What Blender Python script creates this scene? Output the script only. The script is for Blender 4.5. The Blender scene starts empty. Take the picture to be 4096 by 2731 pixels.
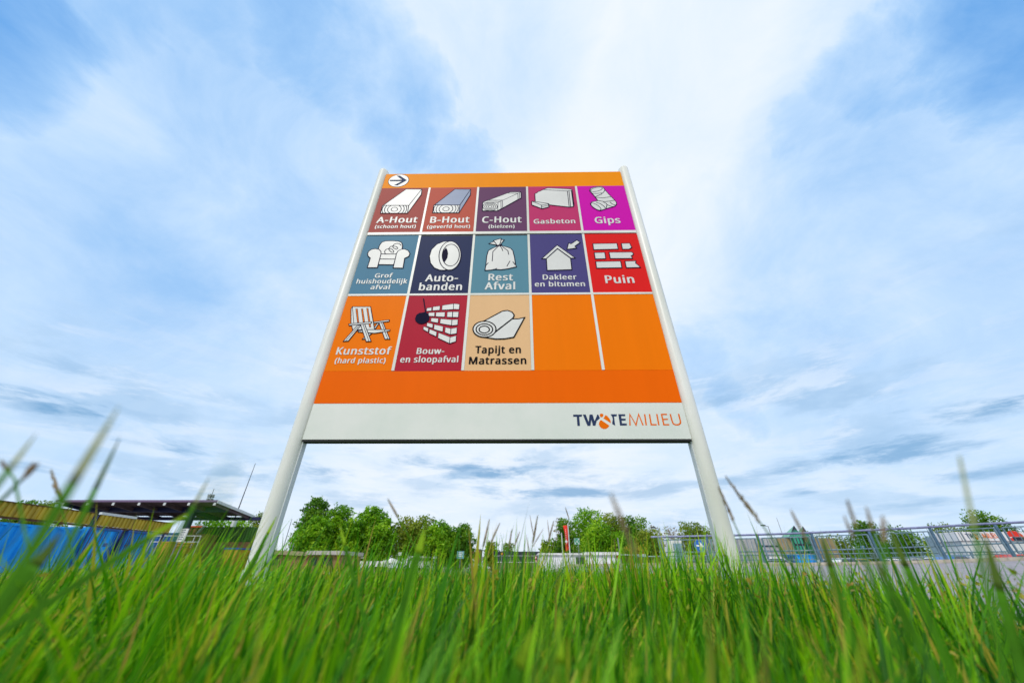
import bpy, bmesh, math, random
import numpy as np
from mathutils import Vector, Matrix
from mathutils.geometry import tessellate_polygon

SC = bpy.context.scene
COL = SC.collection
R = math.radians
random.seed(11)

# ------------------------------------------------------------------ camera
EYE = Vector((0, 0, 0.32))
PITCH, ROLL, YAW = R(32.28313), R(0.18283), R(-0.87968)
FPX, CX, CY = 1434.0, 2048.0, 1365.5            # photograph 4096 x 2731
fwd = Vector((math.sin(YAW) * math.cos(PITCH), math.cos(YAW) * math.cos(PITCH), math.sin(PITCH)))
r0 = Vector((math.cos(YAW), -math.sin(YAW), 0))
u0 = r0.cross(fwd)
rgt = math.cos(ROLL) * r0 + math.sin(ROLL) * u0
upv = -math.sin(ROLL) * r0 + math.cos(ROLL) * u0
cam = bpy.data.cameras.new('camera')
cam.sensor_width = 36
cam.lens = 36 * FPX / 4096
cam.clip_start, cam.clip_end = 0.02, 3000
cam.dof.use_dof = True
cam.dof.focus_distance = 2.8
cam.dof.aperture_fstop = 2.3
cam_o = bpy.data.objects.new('camera', cam)
COL.objects.link(cam_o)
m3 = Matrix((rgt, upv, -fwd)).transposed()
cam_o.matrix_world = Matrix.Translation(EYE) @ m3.to_4x4()
SC.camera = cam_o

# ------------------------------------------------------------------ world
SUN_EL, SUN_AZ = R(48), R(205)      # azimuth clockwise from +Y: behind and left of the camera
w = bpy.data.worlds.new('World')
SC.world = w
w.use_nodes = True
NT = w.node_tree
NT.nodes.clear()


def nd(t, **k):
    n = NT.nodes.new(t)
    for a, b in k.items():
        setattr(n, a, b)
    return n


def wire(a, b):
    NT.links.new(a, b)


def val(n, i, v):
    n.inputs[i].default_value = v


def mth(op, a, b=None, clamp=False):
    n = nd('ShaderNodeMath', operation=op, use_clamp=clamp)
    for i, x in enumerate((a, b)):
        if x is None:
            continue
        if hasattr(x, 'links'):
            wire(x, n.inputs[i])
        else:
            val(n, i, x)
    return n.outputs[0]


def ray(px, py):
    return (rgt * ((px - CX) / FPX) + upv * ((CY - py) / FPX) + fwd)


def srgb(r, g, b):
    f = lambda c: (c / 255 / 12.92) if c <= 10 else ((c / 255 + .055) / 1.055) ** 2.4
    return (f(r), f(g), f(b), 1)


tc = nd('ShaderNodeTexCoord')
D3 = tc.outputs['Generated']
nrm = nd('ShaderNodeVectorMath', operation='NORMALIZE')
wire(D3, nrm.inputs[0])
sep = nd('ShaderNodeSeparateXYZ')
wire(nrm.outputs[0], sep.inputs[0])
zc = mth('ADD', mth('MAXIMUM', sep.outputs[2], 0.0), 0.13)
pl = nd('ShaderNodeCombineXYZ')
wire(mth('DIVIDE', sep.outputs[0], zc), pl.inputs[0])
wire(mth('DIVIDE', sep.outputs[1], zc), pl.inputs[1])


def noise(vec, scale, detail, rough, dist=0.0, off=(0, 0, 0), scl=(1, 1, 1)):
    mp = nd('ShaderNodeMapping')
    wire(vec, mp.inputs[0])
    val(mp, 1, off)
    val(mp, 3, scl)
    n = nd('ShaderNodeTexNoise')
    wire(mp.outputs[0], n.inputs['Vector'])
    n.inputs['Scale'].default_value = scale
    n.inputs['Detail'].default_value = detail
    n.inputs['Roughness'].default_value = rough
    n.inputs['Distortion'].default_value = dist
    return n


def smooth(x, a, b, lo=0.0, hi=1.0):
    n = nd('ShaderNodeMapRange', interpolation_type='SMOOTHSTEP')
    wire(x, n.inputs[0])
    for i, v in ((1, a), (2, b), (3, lo), (4, hi)):
        val(n, i, v)
    return n.outputs[0]


# wind-torn warp of the direction used by the broad openings between the clouds
nw = noise(nrm.outputs[0], 3.2, 8, 0.6, 0.6, off=(0.3, 1.1, 2.0))
wv = nd('ShaderNodeVectorMath', operation='MULTIPLY_ADD')
wire(nw.outputs['Color'], wv.inputs[0])
val(wv, 1, (0.30, 0.30, 0.30))
val(wv, 2, (-0.15, -0.15, -0.15))
wa = nd('ShaderNodeVectorMath', operation='ADD')
wire(nrm.outputs[0], wa.inputs[0])
wire(wv.outputs[0], wa.inputs[1])
wn = nd('ShaderNodeVectorMath', operation='NORMALIZE')
wire(wa.outputs[0], wn.inputs[0])


def lobe(px, py, deg, soft):
    d = ray(px, py).normalized()
    n = nd('ShaderNodeVectorMath', operation='DOT_PRODUCT')
    wire(wn.outputs[0], n.inputs[0])
    val(n, 1, d)
    return smooth(n.outputs['Value'], math.cos(R(deg + soft)), math.cos(R(max(deg - soft, 0.1))))


gap = None
for px, py, deg, soft, wt in ((-350, -120, 6, 9, 0.95), (250, -30, 5, 8, 0.56), (760, 0, 5, 7, 0.50), (1290, 200, 6, 6.5, 0.58), (1560, 440, 5, 6, 0.54), (1830, 640, 3.5, 5, 0.42),
                              (200, 700, 20, 18, 0.44), (60, 1150, 18, 16, 0.46), (900, 500, 16, 16, 0.40), (700, 1350, 15, 15, 0.36), (1250, 900, 12, 14, 0.2),
                              (4450, -120, 6, 9, 0.95), (3960, 120, 3.5, 6, 0.58), (3560, 330, 4, 4, 0.60), (3330, 480, 3, 4, 0.48), (4200, 650, 14, 18, 0.46),
                              (3800, 1200, 16, 18, 0.42), (2800, 1430, 4, 5, 0.38), (2960, 1600, 2.2, 3, 0.5), (1750, 60, 10, 12, 0.24), (3000, 200, 9, 12, 0.12), (3300, 1700, 14, 14, 0.26)):
    t = mth('MULTIPLY', lobe(px, py, deg, soft), wt)
    gap = t if gap is None else mth('MAXIMUM', gap, t)
n_hi = noise(nrm.outputs[0], 3.4, 12, 0.64, 0.45, off=(3.1, 1.7, 0.4), scl=(1, 1, 1.3))
gapn = mth('ADD', gap, mth('MULTIPLY', mth('SUBTRACT', n_hi.outputs[0], 0.5), mth('ADD', 0.24, mth('MULTIPLY', gap, 1.15))))
open_ = mth('ADD', gapn, 0.0, True)                           # 0 = bright veil, 1 = blue opening
# colour of the high veil to opening
ramp = nd('ShaderNodeValToRGB')
cr = ramp.color_ramp
cr.elements[0].position, cr.elements[0].color = 0.0, (0.91, 0.965, 1.04, 1)
cr.elements[1].position, cr.elements[1].color = 1.0, (0.15, 0.42, 0.88, 1)
e = cr.elements.new(0.16); e.color = (0.79, 0.905, 1.04, 1)
e = cr.elements.new(0.38); e.color = (0.56, 0.77, 1.04, 1)
e = cr.elements.new(0.60); e.color = (0.36, 0.62, 0.99, 1)
wire(open_, ramp.inputs[0])
# low flat-bottomed cumulus bands towards the horizon
lowv = nd('ShaderNodeCombineXYZ')
azn = mth('ARCTAN2', sep.outputs[0], sep.outputs[1])
eln = mth('ARCSINE', sep.outputs[2])
wire(azn, lowv.inputs[0])
wire(mth('MULTIPLY', mth('POWER', mth('MAXIMUM', eln, 0.001), 0.8), 2.7), lowv.inputs[1])
n_lo = noise(lowv.outputs[0], 3.2, 10, 0.56, 0.12, off=(0.35, 0.2, 0), scl=(1.0, 1.0, 1))
n_lo2 = noise(lowv.outputs[0], 3.2, 10, 0.56, 0.12, off=(0.35, 0.255, 0), scl=(1.0, 1.0, 1))
lowband = smooth(eln, R(33), R(16))


def azel(px, py):
    d = ray(px, py).normalized()
    return math.atan2(d.x, d.y), math.asin(d.z)


n_w = noise(lowv.outputs[0], 5.0, 10, 0.66, 0.3, off=(1.3, 4.2, 0), scl=(1, 1.5, 1))
puff = None
for px, py, wx, wy, wt in ((560, 1775, 300, 52, .8), (90, 1600, 330, 75, .9), (110, 1860, 170, 40, .6), (950, 1900, 170, 60, .6), (1270, 1890, 150, 50, .7), (2010, 1880, 330, 50, .85),
                           (2150, 1970, 330, 45, .8), (2620, 1960, 260, 55, .55), (3980, 1630, 420, 62, 1.0), (3560, 1830, 420, 60, .8), (3900, 1900, 330, 40, .75), (2960, 1925, 230, 50, .6),
                           (3180, 1880, 150, 40, .7), (3240, 1965, 120, 26, .7), (3750, 2010, 420, 30, .6), (2900, 1600, 110, 42, .6), (1450, 2010, 150, 40, .5), (850, 1600, 300, 40, .35), (330, 1490, 240, 45, .5)):
    a0, e0 = azel(px, py)
    a1, _ = azel(px + wx, py)
    _, e1 = azel(px, py - wy)
    da = mth('MULTIPLY', mth('SUBTRACT', azn, a0), 1 / abs(a1 - a0))
    de = mth('MULTIPLY', mth('SUBTRACT', eln, e0), 1 / abs(e1 - e0))
    de = mth('ADD', mth('MAXIMUM', de, 0.0), mth('MULTIPLY', mth('MINIMUM', de, 0.0), 1.7))   # flat base, domed top
    q = mth('SQRT', mth('ADD', mth('MULTIPLY', da, da), mth('MULTIPLY', de, de)))
    q = mth('ADD', q, mth('MULTIPLY', mth('SUBTRACT', n_w.outputs[0], 0.47), 5.2))
    t = mth('MULTIPLY', smooth(q, 1.75, 0.1), wt)
    puff = t if puff is None else mth('MAXIMUM', puff, t)
shade = mth('MAXIMUM', mth('MULTIPLY', smooth(n_lo.outputs[0], 0.47, 0.62), 0.5), puff)
lit = smooth(mth('SUBTRACT', n_lo2.outputs[0], n_lo.outputs[0]), -0.06, 0.03, 0.25, 1.0)
lowcol = nd('ShaderNodeMix', data_type='RGBA')
wire(mth('MULTIPLY', shade, mth('ADD', 0.55, mth('MULTIPLY', lit, 0.45))), lowcol.inputs[0])
lowcol.inputs[6].default_value = (0.62, 0.81, 1.03, 1)
lowcol.inputs[7].default_value = (0.13, 0.35, 0.63, 1)
tops = nd('ShaderNodeMix', data_type='RGBA')
wire(mth('MULTIPLY', smooth(n_w.outputs[0], 0.47, 0.62), mth('SUBTRACT', 0.95, puff)), tops.inputs[0])
wire(lowcol.outputs[2], tops.inputs[6])
tops.inputs[7].default_value = (0.80, 0.90, 1.03, 1)
skyc = nd('ShaderNodeMix', data_type='RGBA')
wire(mth('MULTIPLY', lowband, mth('ADD', 0.35, mth('MULTIPLY', shade, 0.65))), skyc.inputs[0])
wire(ramp.outputs[0], skyc.inputs[6])
wire(tops.outputs[2], skyc.inputs[7])
bgc = nd('ShaderNodeBackground')
wire(skyc.outputs[2], bgc.inputs[0])
val(bgc, 1, 1.0)
sky = nd('ShaderNodeTexSky', sky_type='NISHITA')
sky.sun_disc = False
sky.sun_elevation = SUN_EL
sky.sun_rotation = SUN_AZ
bgs = nd('ShaderNodeBackground')
wire(sky.outputs[0], bgs.inputs[0])
val(bgs, 1, 0.15)
mx = nd('ShaderNodeMixShader')
wire(mth('SUBTRACT', 1.0, mth('MULTIPLY', open_, 0.10)), mx.inputs[0])
wire(bgs.outputs[0], mx.inputs[1])
wire(bgc.outputs[0], mx.inputs[2])
ow = nd('ShaderNodeOutputWorld')
wire(mx.outputs[0], ow.inputs[0])
w.cycles.sampling_method = 'MANUAL'
w.cycles.sample_map_resolution = 512

sun = bpy.data.lights.new('sun', 'SUN')
sun.energy = 2.0
sun.angle = R(11)
sun.color = (1.0, 0.95, 0.88)
sun_o = bpy.data.objects.new('sun', sun)
COL.objects.link(sun_o)
sd = Vector((math.sin(SUN_AZ) * math.cos(SUN_EL), math.cos(SUN_AZ) * math.cos(SUN_EL), math.sin(SUN_EL)))
sun_o.rotation_euler = sd.to_track_quat('Z', 'Y').to_euler()

SC.view_settings.view_transform = 'Standard'
SC.view_settings.look = 'None'
SC.view_settings.exposure = 0.0
SC.view_settings.gamma = 1
SC.view_settings.use_curve_mapping = False
SC.render.engine = 'CYCLES'
SC.cycles.use_denoising = True
SC.cycles.max_bounces = 6
SC.cycles.sample_clamp_indirect = 6


# ------------------------------------------------------------------ picture rays to places
def at_y(px, py, y):
    d = ray(px, py)
    return EYE + d * (y / d.y)


def at_x(px, py, x):
    d = ray(px, py)
    return EYE + d * (x / d.x)


def hz(px, y, py=2240):           # x of a picture point (column px, seen at row py) at depth y
    return at_y(px, py, y).x


# ------------------------------------------------------------------ materials
MATS = {}


def mat(name, rgb, rough=0.6, metal=0.0, var=0.12, scale=6.0, spec=0.5, bump=0.0, stretch=(1, 1, 1), dirt=None):
    if name in MATS:
        return MATS[name]
    m = bpy.data.materials.new(name)
    m.use_nodes = True
    t = m.node_tree
    b = t.nodes['Principled BSDF']
    c = tuple(rgb[:3]) + (1,)
    b.inputs['Roughness'].default_value = rough
    b.inputs['Metallic'].default_value = metal
    b.inputs['Specular IOR Level'].default_value = spec
    co = t.nodes.new('ShaderNodeTexCoord')
    mp = t.nodes.new('ShaderNodeMapping')
    mp.inputs[3].default_value = stretch
    n = t.nodes.new('ShaderNodeTexNoise')
    n.inputs['Scale'].default_value = scale
    n.inputs['Detail'].default_value = 6
    n.inputs['Roughness'].default_value = 0.6
    t.links.new(co.outputs['Object'], mp.inputs[0])
    t.links.new(mp.outputs[0], n.inputs['Vector'])
    x = t.nodes.new('ShaderNodeMix')
    x.data_type = 'RGBA'
    d = dirt or tuple(v * (1 - 2.2 * var) for v in c[:3])
    x.inputs[6].default_value = tuple(min(v * (1 + var), 1) for v in c[:3]) + (1,)
    x.inputs[7].default_value = tuple(d[:3]) + (1,)
    mr = t.nodes.new('ShaderNodeMapRange')
    mr.inputs[1].default_value, mr.inputs[2].default_value = 0.35, 0.75
    t.links.new(n.outputs[0], mr.inputs[0])
    t.links.new(mr.outputs[0], x.inputs[0])
    t.links.new(x.outputs[2], b.inputs['Base Color'])
    if bump:
        bp = t.nodes.new('ShaderNodeBump')
        bp.inputs['Strength'].default_value = bump
        bp.inputs['Distance'].default_value = 0.02
        t.links.new(n.outputs[0], bp.inputs['Height'])
        t.links.new(bp.outputs[0], b.inputs['Normal'])
    MATS[name] = m
    return m


def leaf_mat(name, cols, trans=0.35, rough=0.45):
    """two-sided foliage, colour from the per-face 'tint' attribute"""
    m = bpy.data.materials.new(name)
    m.use_nodes = True
    t = m.node_tree
    b = t.nodes['Principled BSDF']
    out = t.nodes['Material Output']
    a = t.nodes.new('ShaderNodeAttribute')
    a.attribute_name = 'tint'
    rp = t.nodes.new('ShaderNodeValToRGB')
    e = rp.color_ramp.elements
    e[0].position, e[0].color = cols[0][0], cols[0][1] + (1,)
    e[1].position, e[1].color = cols[-1][0], cols[-1][1] + (1,)
    for p, c in cols[1:-1]:
        x = e.new(p)
        x.color = c + (1,)
    t.links.new(a.outputs['Fac'], rp.inputs[0])
    t.links.new(rp.outputs[0], b.inputs['Base Color'])
    b.inputs['Roughness'].default_value = rough
    b.inputs['Specular IOR Level'].default_value = 0.25
    tr = t.nodes.new('ShaderNodeBsdfTranslucent')
    t.links.new(rp.outputs[0], tr.inputs[0])
    ms = t.nodes.new('ShaderNodeMixShader')
    ms.inputs[0].default_value = trans
    t.links.new(b.outputs[0], ms.inputs[1])
    t.links.new(tr.outputs[0], ms.inputs[2])
    t.links.new(ms.outputs[0], out.inputs[0])
    return m


def glassy(name, rgb, rough=0.08):
    return mat(name, rgb, rough, 0.0, 0.05, 2.0, 0.8)


# ------------------------------------------------------------------ mesh builder
class MB:
    def __init__(s):
        s.v, s.f, s.mi = [], [], []

    def add(s, vs, fs, mi=0):
        o = len(s.v)
        s.v += [tuple(x) for x in vs]
        s.f += [tuple(i + o for i in f) for f in fs]
        s.mi += [mi] * len(fs)
        return s

    def box(s, lo, hi, mi=0):
        x0, y0, z0 = lo
        x1, y1, z1 = hi
        vs = [(x0, y0, z0), (x1, y0, z0), (x1, y1, z0), (x0, y1, z0), (x0, y0, z1), (x1, y0, z1), (x1, y1, z1), (x0, y1, z1)]
        return s.add(vs, [(0, 3, 2, 1), (4, 5, 6, 7), (0, 1, 5, 4), (1, 2, 6, 5), (2, 3, 7, 6), (3, 0, 4, 7)], mi)

    def bar(s, a, b, wx, wy=None, mi=0, up=(0, 0, 1)):
        """square bar from a to b"""
        a, b = Vector(a), Vector(b)
        wy = wy or wx
        d = (b - a).normalized()
        u = Vector(up)
        if abs(d.dot(u)) > 0.98:
            u = Vector((0, 1, 0))
        x = d.cross(u).normalized()
        y = x.cross(d)
        q = [(-1, -1), (1, -1), (1, 1), (-1, 1)]
        vs = [a + x * (i * wx / 2) + y * (j * wy / 2) for i, j in q] + [b + x * (i * wx / 2) + y * (j * wy / 2) for i, j in q]
        return s.add(vs, [(0, 3, 2, 1), (4, 5, 6, 7), (0, 1, 5, 4), (1, 2, 6, 5), (2, 3, 7, 6), (3, 0, 4, 7)], mi)

    def tube(s, pts, rad, n=10, mi=0, cap=True):
        pts = [Vector(p) for p in pts]
        rs = rad if isinstance(rad, (list, tuple)) else [rad] * len(pts)
        vs, fs = [], []
        for i, p in enumerate(pts):
            d = (pts[min(i + 1, len(pts) - 1)] - pts[max(i - 1, 0)]).normalized()
            u = Vector((0, 1, 0)) if abs(d.y) < 0.9 else Vector((1, 0, 0))
            x = d.cross(u).normalized()
            y = d.cross(x)
            for k in range(n):
                a = 2 * math.pi * k / n
                vs.append(p + (x * math.cos(a) + y * math.sin(a)) * rs[i])
        for i in range(len(pts) - 1):
            for k in range(n):
                fs.append((i * n + k, i * n + (k + 1) % n, (i + 1) * n + (k + 1) % n, (i + 1) * n + k))
        if cap:
            fs.append(tuple(range(n - 1, -1, -1)))
            fs.append(tuple(range((len(pts) - 1) * n, len(pts) * n)))
        return s.add(vs, fs, mi)

    def prism(s, poly, ax, lo, hi, mi=0):
        """2-D polygon (list of pairs) extruded along axis ax from lo to hi"""
        n = len(poly)

        def P(q, t):
            return {'x': (t, q[0], q[1]), 'y': (q[0], t, q[1]), 'z': (q[0], q[1], t)}[ax]
        vs = [P(q, lo) for q in poly] + [P(q, hi) for q in poly]
        tri = tessellate_polygon([[Vector((q[0], q[1], 0)) for q in poly]])
        fs = [tuple(t) for t in tri] + [tuple(i + n for i in reversed(t)) for t in tri]
        fs += [(i, (i + 1) % n, (i + 1) % n + n, i + n) for i in range(n)]
        return s.add(vs, fs, mi)

    def disc(s, c, r, ax='y', t=0.01, n=40, mi=0):
        pl_ = [(math.cos(2 * math.pi * k / n) * r, math.sin(2 * math.pi * k / n) * r) for k in range(n)]
        m = MB().prism(pl_, ax, -t / 2, t / 2)
        return s.add([(a + c[0], b + c[1], d + c[2]) for a, b, d in m.v], m.f, mi)

    def build(s, name, mats, parent=None, smooth=False, bevel=0.0, loc=None):
        me = bpy.data.meshes.new(name)
        me.from_pydata(s.v, [], s.f)
        ml = mats if isinstance(mats, (list, tuple)) else [mats]
        for m in ml:
            me.materials.append(m)
        if len(ml) > 1:
            me.polygons.foreach_set('material_index', s.mi)
        bm = bmesh.new()
        bm.from_mesh(me)
        bmesh.ops.recalc_face_normals(bm, faces=bm.faces)
        if bevel:
            es = [e for e in bm.edges if len(e.link_faces) == 2 and e.calc_face_angle(0) > 0.6]
            bmesh.ops.bevel(bm, geom=es, offset=bevel, segments=2, affect='EDGES', clamp_overlap=True)
        bm.to_mesh(me)
        bm.free()
        if smooth:
            me.polygons.foreach_set('use_smooth', [True] * len(me.polygons))
            try:
                me.set_sharp_from_angle(angle=R(40))
            except Exception:
                pass
        me.update()
        o = bpy.data.objects.new(name, me)
        COL.objects.link(o)
        if parent is not None:
            o.parent = parent
        if loc is not None:
            o.location = loc
        return o


def tag(o, label, cat, group=None):
    o['label'] = label
    o['category'] = cat
    if group:
        o['group'] = group
    return o


def thing(name, label, cat, loc=(0, 0, 0), rz=0.0, group=None):
    o = bpy.data.objects.new(name, None)
    o.empty_display_size = 0.3
    COL.objects.link(o)
    o.location = loc
    o.rotation_euler = (0, 0, rz)
    return tag(o, label, cat, group)


def dup(root, loc, rz, label, scale=None, group=None):
    r = root.copy()
    COL.objects.link(r)
    r.location = loc
    r.rotation_euler = (0, 0, rz)
    if scale:
        r.scale = scale
    r['label'] = label
    if group:
        r['group'] = group
    for ch in list(root.children):
        c = ch.copy()
        COL.objects.link(c)
        c.parent = r
        for g in list(ch.children):
            d = g.copy()
            COL.objects.link(d)
            d.parent = c
    return r


def structure(o):
    o['kind'] = 'structure'
    return o


# ------------------------------------------------------------------ setting: ground, road, kerb
M_soil = mat('soil_turf', (0.07, 0.10, 0.028), 0.95, 0, 0.35, 3.0, 0.1)
M_asph = mat('asphalt', (0.30, 0.285, 0.315), 0.9, 0, 0.14, 5.0, 0.2, 0.15)
M_yard = mat('yard_paving', (0.20, 0.19, 0.18), 0.9, 0, 0.15, 1.5, 0.2)
M_conc = mat('concrete', (0.42, 0.38, 0.33), 0.9, 0, 0.18, 3.0, 0.2, 0.1)
M_white_paint = mat('road_paint', (0.75, 0.74, 0.72), 0.8, 0, 0.1, 8)

structure(MB().add([(-900, -300, -.012), (900, -300, -.012), (900, 1200, -.012), (-900, 1200, -.012)], [(0, 1, 2, 3)]).build('ground', M_soil))
structure(MB().add([(-9, -4, .012), (1.2, -4, .012), (2.0, 1.2, .012), (2.75, 4.2, .012), (3.3, 7.2, .012), (3.2, 11.5, .012), (-9, 11.5, .012)], [(0, 1, 2, 3, 4, 5, 6)]).build('lawn', mat('lawn_soil', (0.022, 0.038, 0.008), 0.95, 0, 0.3, 6, 0.05)))
structure(MB().add([(-120, 22.5, -.004), (-4, 9.5, -.004), (5, 23, -.004), (120, 23, -.004), (120, 160, -.004), (-120, 160, -.004)],
                   [(0, 1, 2, 3, 4, 5)]).build('yard', M_yard))

F0, F1 = Vector((6.6, 19.4, 0)), Vector((18.6, 15.9, 0))      # the railing line beside the ramp
zb0, zb1 = EYE.z + .23, EYE.z + .41
zt0, zt1 = EYE.z + 1.275, EYE.z + 1.534
FD = (F1 - F0)
FN = Vector((FD.y, -FD.x, 0)).normalized()                      # towards the camera
if FN.y > 0:
    FN = -FN


def sag(s):                                                    # the ramp dips a little in the middle
    return .32 * s * (1 - s) if 0 < s < 1 else 0.0


def fl(s, off=0.0, z=None):
    p = F0 + FD * s + FN * off
    p.z = (zb0 + (zb1 - zb0) * s - sag(s)) if z is None else z
    return p


def rp(s, off):                                                # road surface: falls from the railing to the lawn
    t = min(max((off - 0.9) / 11.5, 0), 1)
    p = fl(s, off)
    p.z = (p.z - 0.12) * (1 - t) + 0.006 * t
    return p


rows = [0.9, 2, 4, 6, 8, 10, 12.4, 15, 18, 22]
ss = [-0.35 + 0.15 * i for i in range(19)]
rv, rf = [], []
for o_ in rows:
    for s_ in ss:
        rv.append(rp(s_, o_))
for i in range(len(rows) - 1):
    for j in range(len(ss) - 1):
        a = i * len(ss) + j
        rf.append((a, a + 1, a + len(ss) + 1, a + len(ss)))
road = MB().add(rv, rf).build('road', M_asph, smooth=True)
structure(road)
km = MB()
for i in range(44):                                            # kerb stones laid end to end, with open joints
    a, b = -0.35 + 0.06 * i, -0.35 + 0.06 * i + 0.0592
    for o0, o1, dz in ((-0.25, 0.22, 0.0), (0.222, 0.9, -0.085)):
        q = [fl(a, o0), fl(b, o0), fl(b, o1), fl(a, o1)]
        vs = [Vector((p.x, p.y, p.z + dz)) for p in q] + [Vector((p.x, p.y, -0.3)) for p in q]
        km.add(vs, [(0, 1, 2, 3), (0, 4, 5, 1), (1, 5, 6, 2), (2, 6, 7, 3), (3, 7, 4, 0)])
structure(km.build('kerb', M_conc, bevel=0.006))


def on_road(px, py):
    d = ray(px, py)
    a, b, c = rp(0.2, 3), rp(0.9, 3), rp(0.9, 9)
    n = (b - a).cross(c - a)
    return EYE + d * ((a - EYE).dot(n) / d.dot(n))


la, lb = on_road(3830, 2316), on_road(4096, 2303)
ld = (lb - la)
lm = MB()
ln = Vector((ld.y, -ld.x, 0)).normalized() * 0.06
for k in range(5):
    p, q = la + ld * (k * 0.8), la + ld * (k * 0.8 + 0.62)
    up = Vector((0, 0, 0.006))
    lm.add([p - ln + up, q - ln + up, q + ln + up, p + ln + up], [(0, 1, 2, 3)])
structure(lm.build('road_marking', M_white_paint))

# ------------------------------------------------------------------ the information sign
PY = 1.83                                                       # depth of the panel face
ZE = EYE.z
M_pwhite = mat('powder_coat_white', (0.81, 0.81, 0.785), 0.38, 0, 0.05, 3.0, 0.4, 0, (1, 1, .3), (0.60, 0.62, 0.54))
M_pgrey = mat('sleeve_grey', (0.60, 0.64, 0.66), 0.45, 0, 0.06)
M_black = mat('strip_black', (0.015, 0.016, 0.02), 0.7)  # plain black for the painted joint shadow and the strip below the footer
M_navy = mat('print_navy', srgb(22, 20, 50)[:3], 0.6, 0, 0.04, 6, 0.04)
M_slate = mat('print_slate', srgb(48, 62, 96)[:3], 0.6, 0, 0.04, 6, 0.06)
M_letter = mat('vinyl_white', (0.71, 0.71, 0.69), 0.45, 0, 0.03, 9)
M_ink = mat('vinyl_black', (0.008, 0.007, 0.010), 0.6, 0, 0.03, 6, 0.04)
M_orprint = mat('print_orange', (0.85, 0.16, 0.002), 0.6, 0, 0.04, 6, 0.05)
M_steelblue = mat('print_steel_blue', srgb(112, 130, 165)[:3], 0.5, 0, 0.06)


def tile_mat(name, rgb, k=1.14):
    c = [min(v * k, 0.95) for v in srgb(*rgb)[:3]]
    return mat(name, c, 0.5, 0, 0.014, 2.4, 0.05, 0, (4, 1, .3))


ZL = [v + ZE for v in (2.86678, 2.66995, 2.12624, 2.09822, 1.53196, 1.51646, 0.95795, 0.75906, 0.56046)]
XL, XR = -1.11762, 0.89500
XD = [-0.71537 + 0.403616 * i for i in range(4)]

sign = thing('information_sign', 'tall sign on two white posts listing waste streams in coloured pictogram tiles', 'sign', ((XL + XR) / 2, PY + 0.03, 0))
SL = Vector(sign.location)


def S(mb, name, mats, parent=sign, **k):
    """geometry in scene coordinates, hung under the sign"""
    par = parent
    off = SL
    mb.v = [(a - off.x, b - off.y, c - off.z) for a, b, c in mb.v]
    return mb.build(name, mats, par, **k)


def pp(reg, x, y):
    px, py = reg[0] + x / reg[2], reg[1] + y / reg[2]
    p = at_y(px, py, PY)
    return (p.x, p.z)


def flat_poly(mb, pts2, depth, mi=0):
    tri = tessellate_polygon([[Vector((a, b, 0)) for a, b in pts2]])
    mb.add([(a, PY - depth, b) for a, b in pts2], [tuple(t) for t in tri], mi)


def stroke(mb, pts2, wd, depth, mi=1, closed=False):
    P = [Vector((a, b)) for a, b in pts2]
    n = len(P)
    L, Rr = [], []
    for i in range(n):
        if closed:
            a, b = P[i - 1], P[(i + 1) % n]
        else:
            a, b = P[max(i - 1, 0)], P[min(i + 1, n - 1)]
        d1 = (P[i] - a).normalized() if (P[i] - a).length > 1e-9 else (b - P[i]).normalized()
        d2 = (b - P[i]).normalized() if (b - P[i]).length > 1e-9 else d1
        t = (d1 + d2)
        t = t.normalized() if t.length > 1e-6 else d1
        nn = Vector((-t.y, t.x))
        k = 1 / max(abs(nn.dot(Vector((-d1.y, d1.x)))), 0.45)
        L.append(P[i] + nn * wd / 2 * k)
        Rr.append(P[i] - nn * wd / 2 * k)
    rng = range(n if closed else n - 1)
    for i in rng:
        j = (i + 1) % n
        mb.add([(q.x, PY - depth - 0.00002 * (i % 2), q.y) for q in (L[i], L[j], Rr[j], Rr[i])], [(0, 1, 2, 3)], mi)


def ell(cx, cy, rx, ry, rot=0.0, a0=0, a1=360, n=40):
    o = []
    full = abs(a1 - a0) >= 360
    for k in range(n if full else n + 1):
        a = R(a0 + (a1 - a0) * k / n)
        x, y = rx * math.cos(a), ry * math.sin(a)
        c, s_ = math.cos(R(rot)), math.sin(R(rot))
        o.append((cx + x * c - y * s_, cy + x * s_ + y * c))
    return o


# posts (oval extrusions, the panel slides into their inner groove)
def post(x, name='post', zt=3.255, inner=1):
    n = 40
    mb = MB()
    lv = [(0.0, 1), (zt - 0.012, 1), (zt - 0.004, .965), (zt, .88), (zt + .002, .5)]
    vs, fs = [], []
    for z, k in lv:
        for i in range(n):
            a = 2 * math.pi * i / n
            vs.append((x + 0.0425 * k * math.cos(a), PY + 0.032 + 0.05 * k * math.sin(a), z))
    for i in range(len(lv) - 1):
        for j in range(n):
            fs.append((i * n + j, i * n + (j + 1) % n, (i + 1) * n + (j + 1) % n, (i + 1) * n + j))
    fs.append(tuple(range((len(lv) - 1) * n, len(lv) * n)))
    mb.add(vs, fs)
    po = S(mb, name, M_pwhite, smooth=True)
    g = MB()
    xi = x + inner * 0.0405
    g.box((xi - 0.003, PY + 0.012, 0.02), (xi + 0.0035, PY + 0.047, ZL[8] - 0.009))
    go = S(g, 'groove_strip', M_pgrey, po)
    sv = MB()
    sv.tube([(0, 0, 0.0), (0, 0, 0.31), (0, 0, 0.312)], [0.0445, 0.0445, 0.0435], 32, cap=False)
    sv.v = [(x + a, PY + 0.032 + b * 1.4, c) for a, b, c in sv.v]
    S(sv, 'base_sleeve', M_pgrey, po, smooth=True)
    return po


post(XL - 0.0385, inner=1)
post(XR + 0.0385, inner=-1)

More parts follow.
